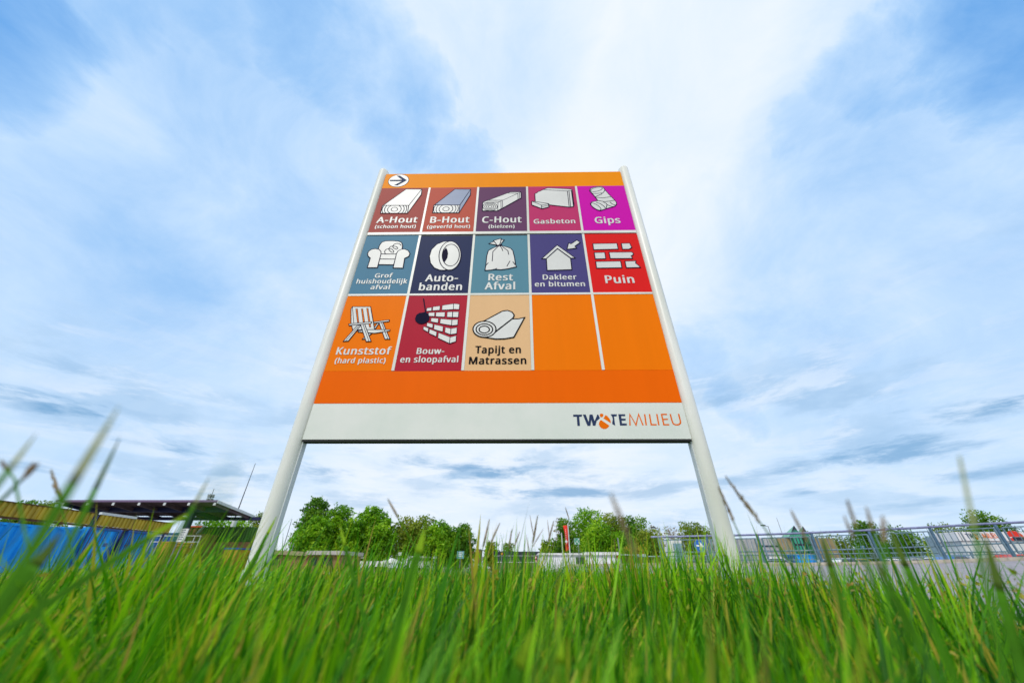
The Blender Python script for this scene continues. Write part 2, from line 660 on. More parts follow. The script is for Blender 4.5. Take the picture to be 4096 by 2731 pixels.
# board behind the tiles, top edge trim, dark strip below the footer
S(MB().box((XL + .002, PY + 0.004, ZL[8]), (XR - .002, PY + 0.04, ZL[0] + 0.002)), 'board', M_pwhite, bevel=0.001)
S(MB().box((XL + .003, PY + 0.0005, ZL[8] - 0.009), (XR - .003, PY + 0.042, ZL[8] - 0.0004)), 'bottom_rail', M_black)
gp = MB()  # tapered black strip paints the shadow gap at the board joint
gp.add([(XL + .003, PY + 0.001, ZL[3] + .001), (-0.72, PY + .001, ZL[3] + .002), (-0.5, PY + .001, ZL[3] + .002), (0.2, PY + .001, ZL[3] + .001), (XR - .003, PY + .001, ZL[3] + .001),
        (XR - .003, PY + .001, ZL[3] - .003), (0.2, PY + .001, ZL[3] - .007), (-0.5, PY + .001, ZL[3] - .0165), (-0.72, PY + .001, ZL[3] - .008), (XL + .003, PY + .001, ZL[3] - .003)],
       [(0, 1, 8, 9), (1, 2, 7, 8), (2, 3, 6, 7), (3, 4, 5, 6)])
S(gp, 'panel_joint_shadow', M_black)
bar_w = 0.0168
vb = MB()
for zt_, zb_ in ((ZL[1], ZL[2]), (ZL[3] - .004, ZL[4]), (ZL[5], ZL[6] + .002)):
    for xd in XD:
        vb.box((xd - bar_w / 2, PY - 0.003, zb_ + .0004), (xd + bar_w / 2, PY + 0.0035, zt_ - .0004))
for zt_, zb_ in ((ZL[2], ZL[3]), (ZL[4], ZL[5])):
    z1_, z0_ = (zt_ + .002, zb_ + .004) if zt_ > 2.2 else (zt_, zb_)
    vb.box((XL + .004, PY - 0.0036, z0_), (XR - .004, PY + 0.0035, z1_))
S(vb, 'divider_strips', M_pwhite)

hd = S(MB().box((XL + .002, PY - .001, ZL[1]), (XR - .002, PY + .0036, ZL[0])), 'header_band', tile_mat('tile_orange_lit', (255, 142, 0), 1.1))  # sign orange made lighter: the brighter light at the top is in the colour
R1, R2, R3 = (1440, 660, 5.2275), (1840, 660, 5.2275), (2200, 660, 5.2275)
R4, R5, R6, R7 = (1360, 920, 5.2275), (1640, 920, 5.2275), (2040, 920, 5.2275), (2300, 920, 5.2275)
R8, R9, R10, R11 = (1240, 1160, 4.48), (1560, 1160, 4.48), (1840, 1160, 4.48), (2240, 1600, 3.92)
ac = pp(R1, 808, 333)
ad = MB()
flat_poly(ad, ell(ac[0], ac[1], 0.0885, 0.0885), 0.0016, 1)
flat_poly(ad, ell(ac[0], ac[1], 0.084, 0.084), 0.0022, 0)
flat_poly(ad, [pp(R1, *q) for q in ((625, 320), (882, 316), (768, 232), (838, 232), (982, 327), (788, 432), (710, 432), (878, 346), (625, 346))], 0.0028, 2)
S(ad, 'arrow_emblem', [M_letter, M_navy, M_slate], hd)


# outlines of a humanist sans, in thousandths of the type size: letter -> [advance, [closed outlines]]
GLYPHS = {"(":[201,[[126,-106,102,-76,81,-43,64,-9,51,28,40,66,33,104,28,144,27,184,28,225,33,265,40,304,51,342,64,379,81,415,102,448,126,480,181,480,159,447,140,413,124,378,110,340,100,302,93,264,88,224,87,185,88,146,93,108,100,70,110,32,124,-5,140,-40,159,-74,181,-106]]],")":[201,[[21,-106,43,-74,62,-40,78,-5,91,32,101,70,109,108,113,146,115,185,113,224,109,264,101,302,91,340,78,378,61,413,42,447,20,480,76,480,100,448,120,415,137,379,151,342,161,304,169,265,173,225,175,184,173,144,169,104,161,66,151,28,137,-9,120,-43,100,-76,76,-106]]],"-":[216,[[27,154,27,206,189,206,189,154]]],"A":[429,[[0,0,187,482,242,482,428,0,366,0,308,148,118,148,61,0],[138,202,290,202,236,347,230,367,221,396,214,419,203,378,193,347]]],"B":[437,[[65,0,65,480,202,480,244,478,281,473,312,465,338,453,358,437,373,417,381,391,384,361,383,340,378,322,371,305,361,290,348,278,332,268,314,260,293,255,293,251,308,248,322,244,335,240,348,234,359,227,369,218,378,209,386,197,392,185,397,170,399,154,400,136,397,106,389,79,375,55,356,36,331,20,303,9,270,2,234,0],[126,275,214,275,243,277,266,280,285,286,299,295,309,306,316,320,320,336,322,354,320,372,315,388,306,401,294,411,278,418,258,424,233,427,205,428,126,428],[126,51,222,51,252,53,276,57,296,65,311,76,322,89,330,105,334,122,336,141,334,159,329,175,321,189,310,202,294,212,274,219,248,224,218,225,126,225]]],"C":[424,[[261,-7,226,-5,194,1,165,10,139,24,116,40,96,60,79,83,65,109,55,139,47,170,42,204,41,240,43,276,48,309,56,340,67,368,82,395,100,418,121,438,146,455,173,469,203,478,236,484,271,486,308,484,342,479,374,470,404,458,379,407,330,425,316,429,302,431,286,433,271,433,234,430,202,420,173,404,149,381,130,353,116,320,108,282,105,240,107,197,115,160,128,127,146,98,169,76,198,59,231,50,270,46,330,52,385,65,385,13,329,-2]]],"D":[490,[[65,0,65,480,213,480,248,478,281,473,311,464,338,453,363,438,385,419,404,398,420,374,433,346,442,315,447,282,449,244,445,187,433,138,412,96,383,61,347,35,304,15,255,4,199,0],[126,52,191,52,276,64,337,99,373,159,385,242,383,287,374,326,359,358,338,383,312,403,281,417,245,425,204,428,126,428]]],"G":[489,[[271,-7,235,-5,202,1,172,10,145,23,121,40,100,59,82,82,67,108,56,137,48,169,43,203,41,240,43,276,48,310,58,341,71,370,87,396,107,419,129,439,155,456,185,469,217,479,252,484,289,486,309,486,329,484,347,482,366,479,383,475,400,470,417,464,433,458,410,406,352,425,336,429,320,431,303,433,286,433,245,430,210,420,178,404,152,381,131,353,116,320,107,282,104,240,105,212,109,186,114,161,123,139,133,118,146,100,162,84,181,70,202,59,226,52,254,47,285,46,338,49,379,57,379,199,273,199,273,253,439,253,439,18,420,12,400,7,380,3,361,-1,340,-3,318,-5,295,-6]]],"H":[498,[[65,0,65,480,126,480,126,277,371,277,371,480,432,480,432,0,371,0,371,224,126,224,126,0]]],"K":[416,[[65,0,65,480,126,480,126,243,167,289,208,334,338,480,408,480,218,271,416,0,345,0,175,229,126,186,126,0]]],"M":[609,[[65,0,65,480,154,480,302,87,305,87,455,480,544,480,544,0,484,0,484,295,486,364,489,420,486,420,326,0,277,0,119,420,116,420,120,364,121,291,121,0]]],"P":[406,[[65,0,65,480,192,480,236,477,273,470,304,459,329,443,348,422,361,398,369,370,372,338,371,319,368,300,362,282,354,264,344,248,330,233,314,220,294,208,272,199,245,192,215,188,181,187,126,187,126,0],[126,238,174,238,206,240,234,244,257,251,276,261,291,274,301,290,308,311,310,336,308,357,302,376,293,392,280,405,263,415,242,422,216,426,187,428,126,428]]],"R":[418,[[65,0,65,480,197,480,239,477,275,471,305,460,329,446,348,426,361,403,369,375,372,343,371,325,369,308,364,293,358,279,350,267,342,256,332,247,322,239,311,232,300,225,288,220,276,215,408,0,337,0,221,198,126,198,126,0],[126,249,197,249,225,251,248,255,267,262,283,272,294,285,303,301,308,319,310,340,308,362,303,381,294,396,281,407,265,416,245,422,222,426,194,427,126,427]]],"T":[373,[[156,0,156,426,7,426,7,480,366,480,366,426,217,426,217,0]]],"a":[377,[[144,-7,121,-5,100,0,80,8,63,19,49,34,39,52,33,74,31,100,34,125,41,148,55,167,73,183,97,196,127,206,162,212,203,215,265,217,265,238,263,259,260,277,254,290,245,301,234,309,222,314,207,317,190,318,176,318,163,316,149,314,136,310,89,291,71,335,83,341,96,347,111,352,126,357,143,361,159,364,176,365,193,366,224,364,251,359,273,350,291,337,305,321,314,300,320,275,322,245,322,0,279,0,268,51,265,51,253,37,241,25,229,15,216,7,202,1,185,-3,166,-6],[158,41,180,43,200,47,218,55,234,66,247,80,256,98,262,119,264,144,264,176,211,174,180,172,154,167,133,161,118,152,107,142,98,130,94,116,92,99,93,85,97,73,102,63,110,55,120,49,132,44,144,42]]],"b":[413,[[228,-7,207,-6,189,-3,173,2,158,9,146,17,134,26,125,35,116,46,111,46,99,0,57,0,57,510,116,510,116,386,115,344,113,312,116,312,125,323,134,333,146,342,158,351,173,357,189,362,207,365,228,366,260,363,288,354,313,340,335,319,353,293,366,261,374,223,376,180,374,137,366,99,353,67,335,40,313,20,288,5,259,-4],[219,42,242,45,261,51,278,62,291,78,302,98,309,121,313,149,315,181,309,240,291,283,260,308,218,317,191,315,169,309,152,298,138,284,129,265,122,242,118,214,116,182,116,179,118,148,122,121,128,97,138,78,151,62,169,51,192,45]]],"c":[322,[[201,-7,178,-5,156,-2,136,4,117,13,99,24,83,38,70,54,58,73,49,95,42,120,38,147,37,178,38,210,42,238,49,264,59,286,71,306,85,322,101,336,119,347,139,356,160,362,182,365,206,367,259,361,300,347,282,298,244,310,204,315,158,306,125,281,105,238,98,179,100,148,105,121,113,98,124,79,138,64,156,53,177,46,201,44,215,45,229,46,241,48,253,50,294,65,294,13,254,-2]]],"d":[413,[[185,-7,153,-4,124,5,99,20,77,40,60,66,47,98,39,136,37,179,39,223,47,261,60,293,78,319,100,340,125,355,153,364,185,367,205,366,223,363,239,358,254,351,266,343,278,334,288,324,297,314,301,314,299,339,297,367,297,510,356,510,356,0,308,0,300,48,297,48,288,37,278,27,267,18,254,9,239,2,223,-3,205,-6],[194,42,221,44,243,50,261,60,274,74,284,91,292,113,296,138,298,168,298,179,296,210,292,238,285,262,275,282,262,297,244,309,221,315,193,318,171,315,152,308,135,296,122,280,111,259,104,235,100,208,98,178,100,148,104,121,111,98,122,78,135,62,152,51,171,45]]],"e":[379,[[210,-7,185,-5,162,-2,140,5,120,14,101,26,85,40,71,57,59,76,49,98,42,122,38,149,37,177,38,206,42,232,48,257,57,279,68,299,81,316,96,331,112,344,131,354,151,361,173,365,196,367,218,365,239,362,258,355,276,347,291,335,305,322,317,307,327,290,335,271,340,250,343,228,345,204,345,169,98,169,101,140,107,115,116,93,129,76,146,62,165,52,188,46,213,44,230,44,245,45,260,47,274,50,328,69,328,17,274,-1,260,-4,245,-5,228,-6],[99,216,283,216,281,237,277,257,271,274,262,290,250,302,234,311,216,317,195,318,175,317,158,312,142,303,129,291,118,276,109,259,103,238]]],"f":[231,[[73,0,73,314,10,314,10,342,73,362,73,383,75,415,81,443,91,465,104,483,121,497,141,506,164,512,190,514,229,510,260,502,244,455,220,462,191,465,177,464,165,460,155,454,147,446,140,434,136,420,133,403,132,383,132,360,223,360,223,314,132,314,132,0]]],"g":[413,[[195,-161,157,-160,123,-155,92,-148,65,-138,65,-84,93,-96,125,-105,160,-110,198,-112,220,-110,240,-105,256,-97,271,-85,283,-70,291,-53,296,-33,298,-11,298,3,298,27,300,48,297,48,276,24,251,7,221,-3,185,-7,152,-4,123,6,98,21,76,42,59,69,47,101,39,138,37,179,39,220,47,256,59,288,76,316,98,338,123,354,152,364,185,367,202,366,219,363,234,359,249,353,263,346,275,336,287,325,298,312,301,312,309,360,356,360,356,-6,353,-42,346,-74,334,-100,317,-122,294,-139,267,-151,233,-159],[194,42,219,43,241,49,259,58,273,71,284,88,292,109,297,135,298,165,298,179,297,214,292,243,284,267,273,285,258,299,240,309,218,315,193,317,172,315,153,308,137,297,123,281,112,261,104,237,100,210,98,179,100,147,104,120,112,96,123,77,136,61,153,50,172,44]]],"h":[415,[[57,0,57,510,116,510,116,361,113,310,117,310,126,323,137,334,150,344,164,352,179,358,195,362,212,365,229,366,260,364,287,358,309,348,328,335,342,317,352,294,359,267,361,234,361,0,302,0,302,230,297,268,282,295,257,312,222,317,194,315,171,309,152,298,139,283,129,264,122,242,118,216,116,186,116,0]]],"i":[173,[[87,420,80,420,74,422,68,425,62,429,58,434,55,441,53,449,52,457,53,466,55,474,58,481,62,486,68,490,74,493,80,494,87,495,94,494,100,493,106,490,111,486,116,481,119,474,121,466,122,457,121,449,119,441,116,434,111,429,106,425,100,422,94,420],[57,0,57,360,116,360,116,0]]],"j":[173,[[87,420,80,420,74,422,68,425,62,429,58,434,55,441,53,449,52,457,53,466,55,474,58,481,62,486,68,490,74,493,80,494,87,495,94,494,100,493,106,490,111,486,116,481,119,474,121,466,122,457,121,449,119,441,116,434,111,429,106,425,100,422,94,420],[15,-161,-15,-159,-37,-153,-37,-105,-16,-110,7,-112,18,-111,27,-109,35,-106,43,-100,49,-93,54,-83,56,-71,57,-56,57,360,116,360,116,-54,115,-78,110,-99,103,-117,92,-133,78,-145,61,-154,39,-159]]],"k":[359,[[57,0,57,510,116,510,116,244,115,216,113,185,116,185,128,201,144,221,158,238,273,360,343,360,197,206,353,0,281,0,156,168,116,132,116,0]]],"l":[173,[[57,0,57,510,116,510,116,0]]],"m":[628,[[57,0,57,360,105,360,113,311,117,311,126,324,137,336,149,345,162,353,177,359,192,363,207,366,223,367,262,363,293,352,317,333,333,306,336,306,346,321,358,333,371,344,386,352,402,358,418,363,435,366,452,367,481,365,505,359,526,349,543,335,557,317,566,295,572,267,574,234,574,0,515,0,515,232,511,269,497,296,474,312,442,317,418,315,397,309,380,300,367,287,357,270,350,250,346,226,345,199,345,0,286,0,286,232,281,269,268,296,245,312,212,317,187,315,166,309,150,298,137,283,128,265,121,242,117,216,116,187,116,0]]],"n":[415,[[57,0,57,360,105,360,113,311,117,311,126,324,138,336,151,345,165,353,181,359,197,363,213,366,230,367,261,365,287,359,309,349,328,335,342,317,352,295,359,267,361,234,361,0,302,0,302,230,297,268,282,295,257,312,222,317,194,315,171,309,153,298,139,283,129,265,122,242,118,216,116,187,116,0]]],"o":[406,[[202,-7,179,-5,157,-1,136,6,117,15,100,27,84,42,70,59,58,79,49,101,42,125,38,152,37,181,40,223,48,260,62,292,82,318,106,339,135,355,168,364,204,367,228,365,250,361,271,354,290,345,308,333,324,318,337,301,349,282,358,260,365,236,369,209,370,181,367,139,359,101,345,69,325,42,300,21,271,6,239,-4],[203,42,229,45,251,52,269,63,283,80,295,100,303,123,307,150,309,181,307,211,303,238,295,261,283,281,269,297,251,308,229,315,203,317,177,315,155,308,137,297,123,281,112,261,104,238,100,211,98,181,100,150,104,123,112,100,123,80,138,63,156,52,178,45]]],"p":[413,[[57,-161,57,360,105,360,113,311,116,311,125,322,135,333,146,342,158,351,173,358,189,363,208,366,228,367,260,364,288,355,314,341,335,320,353,294,366,262,374,224,376,181,374,137,366,100,353,68,335,41,313,20,288,5,260,-4,228,-7,208,-6,190,-3,173,2,159,9,146,17,135,26,125,36,116,46,112,46,115,17,116,-13,116,-161],[219,42,235,43,249,47,262,53,273,60,283,70,291,82,299,95,305,110,309,126,312,143,314,162,315,181,313,211,309,237,302,260,291,280,278,296,261,308,241,315,218,317,192,315,171,309,153,300,140,286,130,269,123,247,118,222,116,192,116,181,118,149,122,122,128,98,138,78,151,63,169,51,192,45]]],"r":[277,[[57,0,57,360,105,360,112,294,115,294,124,308,135,322,147,334,160,345,174,355,190,361,207,365,225,367,247,366,267,363,260,308,241,312,221,313,207,312,194,309,182,304,169,298,158,290,147,280,138,268,131,256,124,241,120,226,117,210,116,192,116,0]]],"s":[322,[[148,-7,130,-6,113,-5,97,-3,83,-1,70,3,57,7,46,11,35,16,35,70,87,50,102,46,118,43,133,42,149,41,170,42,188,45,203,49,214,55,223,63,229,72,233,83,234,94,234,101,233,107,230,113,227,118,223,124,217,129,209,134,200,140,146,164,86,191,74,198,64,206,55,214,48,223,42,233,38,244,35,257,34,271,37,293,44,312,55,328,72,342,92,353,115,360,140,365,169,367,185,366,201,365,216,363,231,360,284,343,264,296,216,312,204,315,191,317,178,318,165,318,148,318,133,315,120,312,110,307,101,300,95,293,92,284,91,275,91,268,93,261,96,255,99,249,104,244,111,239,119,234,129,229,183,206,242,180,253,172,263,165,272,156,279,147,284,137,288,126,291,113,291,99,289,75,282,53,270,35,253,20,231,8,207,0,179,-5]]],"t":[242,[[167,-7,153,-6,140,-4,127,-1,115,3,104,9,94,16,85,26,77,37,70,50,65,66,63,84,62,105,62,314,11,314,11,343,62,366,86,443,121,443,121,360,225,360,225,314,121,314,121,106,122,91,125,77,130,66,137,57,145,51,155,46,165,43,177,42,205,44,228,49,228,4,201,-4]]],"u":[415,[[184,-7,153,-5,127,1,104,11,86,25,72,42,61,65,55,92,53,124,53,360,113,360,113,128,118,91,133,64,158,48,193,42,220,44,243,51,262,61,276,76,286,95,293,117,297,143,299,173,299,360,358,360,358,0,310,0,301,48,298,48,289,35,277,23,264,14,250,6,234,1,218,-3,201,-6]]],"v":[341,[[136,0,0,360,63,360,140,148,151,115,162,80,169,52,171,52,179,81,190,116,201,148,278,360,341,360,204,0]]],"w":[528,[[106,1,7,361,69,361,118,169,132,110,142,61,144,61,151,89,159,125,169,158,232,361,297,361,359,158,373,108,383,62,385,62,395,108,410,169,460,361,520,361,420,1,351,1,289,203,274,258,265,299,262,299,253,258,238,203,173,1]]],"z":[316,[[26,0,26,39,220,314,38,314,38,360,285,360,285,316,94,46,289,46,289,0]]]," ":[175,[]]}
_GM = {}


def glyph(ch):
    if ch in _GM:
        return _GM[ch]
    c = bpy.data.curves.new('lettering_curve', 'CURVE')
    c.dimensions = '2D'
    c.fill_mode = 'BOTH'
    for lp in GLYPHS[ch][1]:
        n = len(lp) // 2
        sp = c.splines.new('POLY')
        sp.points.add(n - 1)
        for k in range(n):
            sp.points[k].co = (lp[2 * k] / 1000, lp[2 * k + 1] / 1000, 0, 1)
        sp.use_cyclic_u = True
    o = bpy.data.objects.new('lettering_curve', c)
    me = o.to_mesh()
    v = np.array([x.co[:] for x in me.vertices]).reshape(-1, 3)
    f = [tuple(p.vertices) for p in me.polygons]
    o.to_mesh_clear()
    bpy.data.objects.remove(o)
    bpy.data.curves.remove(c)
    _GM[ch] = (v, f)
    return v, f


def text_mesh(s):
    V, F, x, n = [], [], 0.0, 0
    for ch in s:
        v, f = glyph(ch)
        if len(v):
            V.append(v + np.array([x, 0, 0]))
            F += [tuple(i + n for i in q) for q in f]
            n += len(v)
        x += GLYPHS[ch][0] / 1000 + .045
    return np.concatenate(V), F


def put_text(mb, s, reg, l, r_, base_l, base_r, top, depth, mi=0):
    v, f = text_mesh(s)
    p0, p1 = pp(reg, l, base_l), pp(reg, r_, base_r)
    pt = pp(reg, (l + r_) / 2, top)
    zb = (p0[1] + p1[1]) / 2
    x0, x1, ym = v[:, 0].min(), v[:, 0].max(), v[:, 1].max()
    # the sign leans out of the picture: shift the left edge measured on a slanted letter to its upright place
    kx = (p1[0] - p0[0]) / (x1 - x0)
    ky = (pt[1] - zb) / ym
    for q, dx in enumerate((-1.6, -.8, 0, .8, 1.6)):
        mb.add([(p0[0] + (a - x0) * kx + dx * .0155 * kx, PY - depth - .00005 * q, zb + b * ky + (.010 if q % 2 else -.006) * ky) for a, b, _ in v], f, mi)



LW = 0.0064


class Pict:
    def __init__(s, reg):
        s.reg, s.mb, s.k = reg, MB(), 0

    def fill(s, pts, mi=0, line=LW, li=1):
        q = [pp(s.reg, *p) for p in pts]
        s.k += 1
        d = 0.0042 + 0.00006 * s.k
        flat_poly(s.mb, q, d, mi)
        if line:
            stroke(s.mb, q, line, d + 0.00003, li, True)
        return s

    def line(s, pts, wd=LW * .9, li=1):
        s.k += 1
        stroke(s.mb, [pp(s.reg, *p) for p in pts], wd, 0.0042 + 0.00006 * s.k, li)
        return s

    def loop(s, pts, wd=LW * .9, li=1):
        s.k += 1
        stroke(s.mb, [pp(s.reg, *p) for p in pts], wd, 0.0042 + 0.00006 * s.k, li, True)
        return s


def wood(reg, front, top, side, c, topmat):
    p = Pict(reg)
    p.fill(top, topmat).fill(side, topmat).fill(front)
    x, y = c
    sh = lambda pts: [(a - (b - y) * .17, b) for a, b in pts]
    p.loop(sh(ell(x, y, 66, 42)))
    for rx in (142, 205, 255):
        lim = 79
        aa = math.degrees(math.asin(min(lim / (rx * .66), 1)))
        p.line(sh(ell(x, y, rx, rx * .66, 0, 180 - aa, 180 + aa, 14)))
        p.line(sh(ell(x, y, rx, rx * .66, 0, -aa, aa, 14)))
    return p


def pic_a():
    return wood(R1, [(475, 858), (1022, 858), (995, 1018), (432, 1018)], [(490, 855), (965, 517), (1295, 517), (1025, 855)],
                [(1025, 855), (1295, 517), (1285, 625), (1000, 1010)], (722, 938), 0)


def pic_b():
    return wood(R1, [(1547, 850), (2090, 850), (2068, 1010), (1520, 1010)], [(1560, 845), (1985, 517), (2316, 520), (2092, 848)],
                [(2092, 850), (2316, 522), (2308, 635), (2072, 1005)], (1800, 930), 2)


def pic_c():
    p = Pict(R2)
    p.fill([(478, 790), (560, 755), (600, 745), (1000, 595), (1050, 577), (1275, 577), (1278, 700), (1215, 730), (900, 905), (860, 925), (795, 962), (785, 968), (468, 968)])
    for q in ([(478, 798), (795, 798), (860, 757), (900, 747), (1205, 608), (1275, 582)], [(795, 798), (790, 965)], [(855, 762), (860, 925)], [(886, 752), (893, 910)],
              [(600, 747), (900, 747)], [(1210, 606), (1215, 730)], [(1245, 592), (1250, 712)], [(560, 770), (830, 772)], [(1000, 600), (1210, 606)]):
        p.line(q, LW * .7)
    for a, b in ((38, 24), (76, 46), (112, 66), (150, 84)):
        p.loop(ell(630, 883, a, b), LW * .7)
    return p


def pic_gas():
    p = Pict(R2)
    p.fill([(1565, 610), (1600, 600), (1640, 565), (1660, 565), (1740, 525), (1830, 490), (2317, 515), (2340, 530), (2382, 850), (2365, 880), (2290, 890), (1860, 842), (1575, 790)])
    p.line([(1740, 527), (2242, 557), (2325, 540)]).line([(2244, 557), (2282, 885)]).line([(2277, 552), (2312, 885)]).line([(2325, 540), (2370, 870)])
    p.fill([(1500, 770), (1522, 770), (1860, 820), (1845, 850), (1865, 885), (1715, 925), (1500, 845)])
    p.line([(1515, 775), (1710, 852), (1860, 822)]).line([(1710, 852), (1698, 885), (1715, 925)]).line([(1712, 885), (1850, 855)])
    return p


def pic_gips():
    p = Pict(R3)
    p.fill([(825, 545), (850, 500), (920, 475), (1000, 462), (1070, 463), (1110, 478), (1145, 530), (1245, 640), (1345, 740), (1385, 790), (1388, 830), (1360, 865), (1310, 885), (1165, 925),
            (1050, 965), (990, 950), (900, 897), (855, 845), (842, 820), (870, 785), (1000, 755), (940, 675), (880, 605)])
    p.loop(ell(970, 522, 125, 40, -12)).loop(ell(958, 882, 122, 42, 32))
    for q in ([(870, 605), (980, 608), (1080, 597)], [(942, 675), (1060, 628), (1120, 580), (1145, 535)], [(950, 685), (1100, 700), (1275, 675)], [(1000, 755), (1150, 780), (1345, 750)],
              [(1110, 785), (1180, 820), (1190, 845), (1168, 920)], [(960, 790), (1060, 825), (1120, 870), (1155, 915)], [(1250, 785), (1300, 830), (1370, 852)], [(1190, 845), (1300, 882)]):
        p.line(q)
    return p


def pic_chair():
    p = Pict(R4)
    p.fill([(805, 408), (830, 330), (880, 265), (960, 238), (1100, 235), (1230, 245), (1290, 270), (1312, 330), (1300, 408), (1180, 512), (865, 510)])
    p.fill([(862, 512), (1185, 515), (1165, 618), (835, 615)]).fill([(835, 618), (1160, 620), (1125, 735), (805, 730)])
    p.fill([(575, 795), (640, 597), (595, 560), (580, 510), (600, 460), (660, 415), (740, 400), (820, 415), (860, 460), (862, 510), (785, 795)])
    p.fill([(1115, 800), (1185, 500), (1215, 450), (1280, 415), (1350, 408), (1430, 440), (1465, 500), (1440, 560), (1355, 600), (1320, 805)])
    p.line([(950, 505), (935, 465), (960, 420), (1020, 400), (1090, 410), (1130, 450), (1120, 480), (1080, 475), (1030, 430), (1022, 400), (1060, 355), (1120, 345), (1190, 360), (1212, 395),
            (1180, 415), (1120, 385), (1102, 350), (1140, 305), (1200, 290), (1250, 300), (1285, 335)])
    return p


def pic_tyre():
    p = Pict(R5)
    p.fill([(820, 243), (700, 252), (560, 310), (450, 420), (408, 560), (430, 700), (510, 800), (620, 845), (745, 850), (800, 600), (830, 400)])
    p.fill(ell(838, 545, 228, 300, 6))
    p.fill(ell(855, 535, 178, 228, 6))
    p.fill([(755, 378), (785, 430), (800, 500), (785, 590), (722, 695), (690, 645), (672, 570), (682, 485), (715, 425)], 1, 0)
    return p


def pic_bag():
    p = Pict(R5)
    p.fill([(1650, 293), (1770, 245), (1830, 325)]).fill([(1900, 212), (1970, 215), (1880, 325)])
    p.fill([(1745, 230), (1905, 185), (1898, 260), (1865, 332), (1825, 332)])
    p.fill([(1840, 345), (1740, 385), (1640, 440), (1605, 560), (1588, 740), (1568, 852), (1700, 845), (1760, 830), (1900, 838), (2050, 818), (2130, 798), (2225, 778), (2205, 720), (2185, 580),
            (2150, 440), (2100, 390), (2010, 360), (1925, 345)])
    for q in ([(1850, 350), (1735, 460), (1720, 665)], [(1930, 360), (2045, 440), (2065, 525)], [(1890, 350), (1925, 400), (1940, 450)], [(1640, 695), (1592, 745)], [(2092, 655), (2025, 770)],
              [(1750, 838), (1820, 810)], [(2150, 670), (2200, 740)]):
        p.line(q)
    p.line([(1790, 342), (1930, 322)], LW * 2)
    return p


def pic_house():
    p = Pict(R6)
    p.fill([(665, 607), (985, 325), (1360, 592), (1275, 599), (992, 395), (755, 610)]).fill([(760, 610), (992, 405), (1264, 602), (1292, 836), (775, 852)])
    p.fill([(1190, 412), (1225, 280), (1275, 300), (1395, 220), (1465, 268), (1350, 350), (1390, 387)])
    return p


def pic_puin():
    p = Pict(R7)
    for q in ([(370, 295), (875, 287), (900, 408), (388, 420)], [(965, 290), (1140, 285), (1165, 340), (1187, 368), (1135, 408), (990, 412)], [(400, 482), (620, 478), (640, 608), (420, 613)],
              [(708, 475), (1180, 470), (1220, 500), (1205, 530), (1170, 550), (1200, 602), (735, 606)], [(430, 670), (950, 660), (978, 797), (450, 805)],
              [(1040, 662), (1270, 655), (1265, 705), (1320, 745), (1365, 792), (1070, 798)]):
        p.fill(q)
    return p


def pic_deck():
    p = Pict(R8)
    t = LW * .75
    p.fill([(1150, 690), (1215, 595), (1240, 600), (1165, 712)], 0, t).fill([(940, 885), (1060, 780), (1110, 785), (975, 885)], 0, t)
    p.fill([(1240, 590), (1310, 585), (1435, 885), (1345, 885)], 0, t)
    p.fill([(740, 350), (765, 305), (1090, 305), (1160, 712), (770, 722), (740, 590)], 0, t)
    for q in ([(825, 345), (855, 345), (880, 590), (855, 590)], [(925, 345), (950, 345), (985, 580), (955, 580)], [(1020, 335), (1045, 335), (1095, 670), (1068, 670)]):
        p.fill(q, 3, t * .7)
    p.fill([(860, 742), (1040, 716), (1440, 716), (1430, 737), (1160, 780), (870, 757)], 0, t)
    p.fill([(1140, 577), (1425, 540), (1420, 568), (1145, 600)], 0, t)
    p.fill([(600, 925), (860, 635), (915, 640), (690, 918)], 0, t).fill([(910, 625), (985, 620), (1100, 925), (1010, 928)], 0, t)
    p.fill([(700, 615), (1110, 575), (1105, 605), (703, 642)], 0, t)
    p.line([(640, 922), (890, 640)], t * .7).line([(955, 622), (1062, 926)], t * .7).line([(1285, 588), (1400, 885)], t * .7).line([(765, 305), (790, 600)], t * .7)
    return p


def pic_bouw():
    p = Pict(R9)
    Q = [[(665, 332), (750, 318), (745, 378), (655, 385)], [(770, 308), (900, 292), (893, 365), (765, 375)], [(940, 282), (1140, 252), (1135, 352), (930, 365)], [(1145, 250), (1248, 262), (1240, 352), (1138, 350)],
         [(695, 412), (805, 408), (798, 478), (690, 472)], [(828, 408), (988, 403), (980, 488), (820, 480)], [(1030, 400), (1122, 398), (1115, 493), (1022, 490)], [(1130, 398), (1232, 397), (1225, 493), (1122, 493)],
         [(742, 508), (870, 518), (862, 595), (735, 572)], [(908, 522), (1110, 540), (1102, 640), (898, 605)], [(1115, 540), (1220, 535), (1212, 632), (1107, 642)],
         [(668, 592), (773, 617), (765, 688), (660, 655)], [(797, 625), (955, 660), (945, 755), (788, 710)], [(995, 675), (1092, 697), (1085, 803), (985, 765)], [(1098, 697), (1203, 680), (1195, 785), (1088, 803)],
         [(607, 660), (692, 690), (685, 762), (597, 712)], [(712, 708), (840, 757), (830, 838), (703, 782)], [(873, 772), (1078, 852), (1065, 962), (862, 865)], [(1080, 852), (1190, 825), (1183, 925), (1070, 965)]]
    for q in Q:
        p.fill(q, 0, LW * .45)
    p.line([(603, 160), (640, 405)], LW * 1.1)
    p.fill([(640, 400), (690, 430), (712, 500), (700, 545), (650, 590), (580, 615), (510, 605), (460, 560), (452, 515), (480, 450), (530, 418), (590, 410)], 1, 0)
    return p


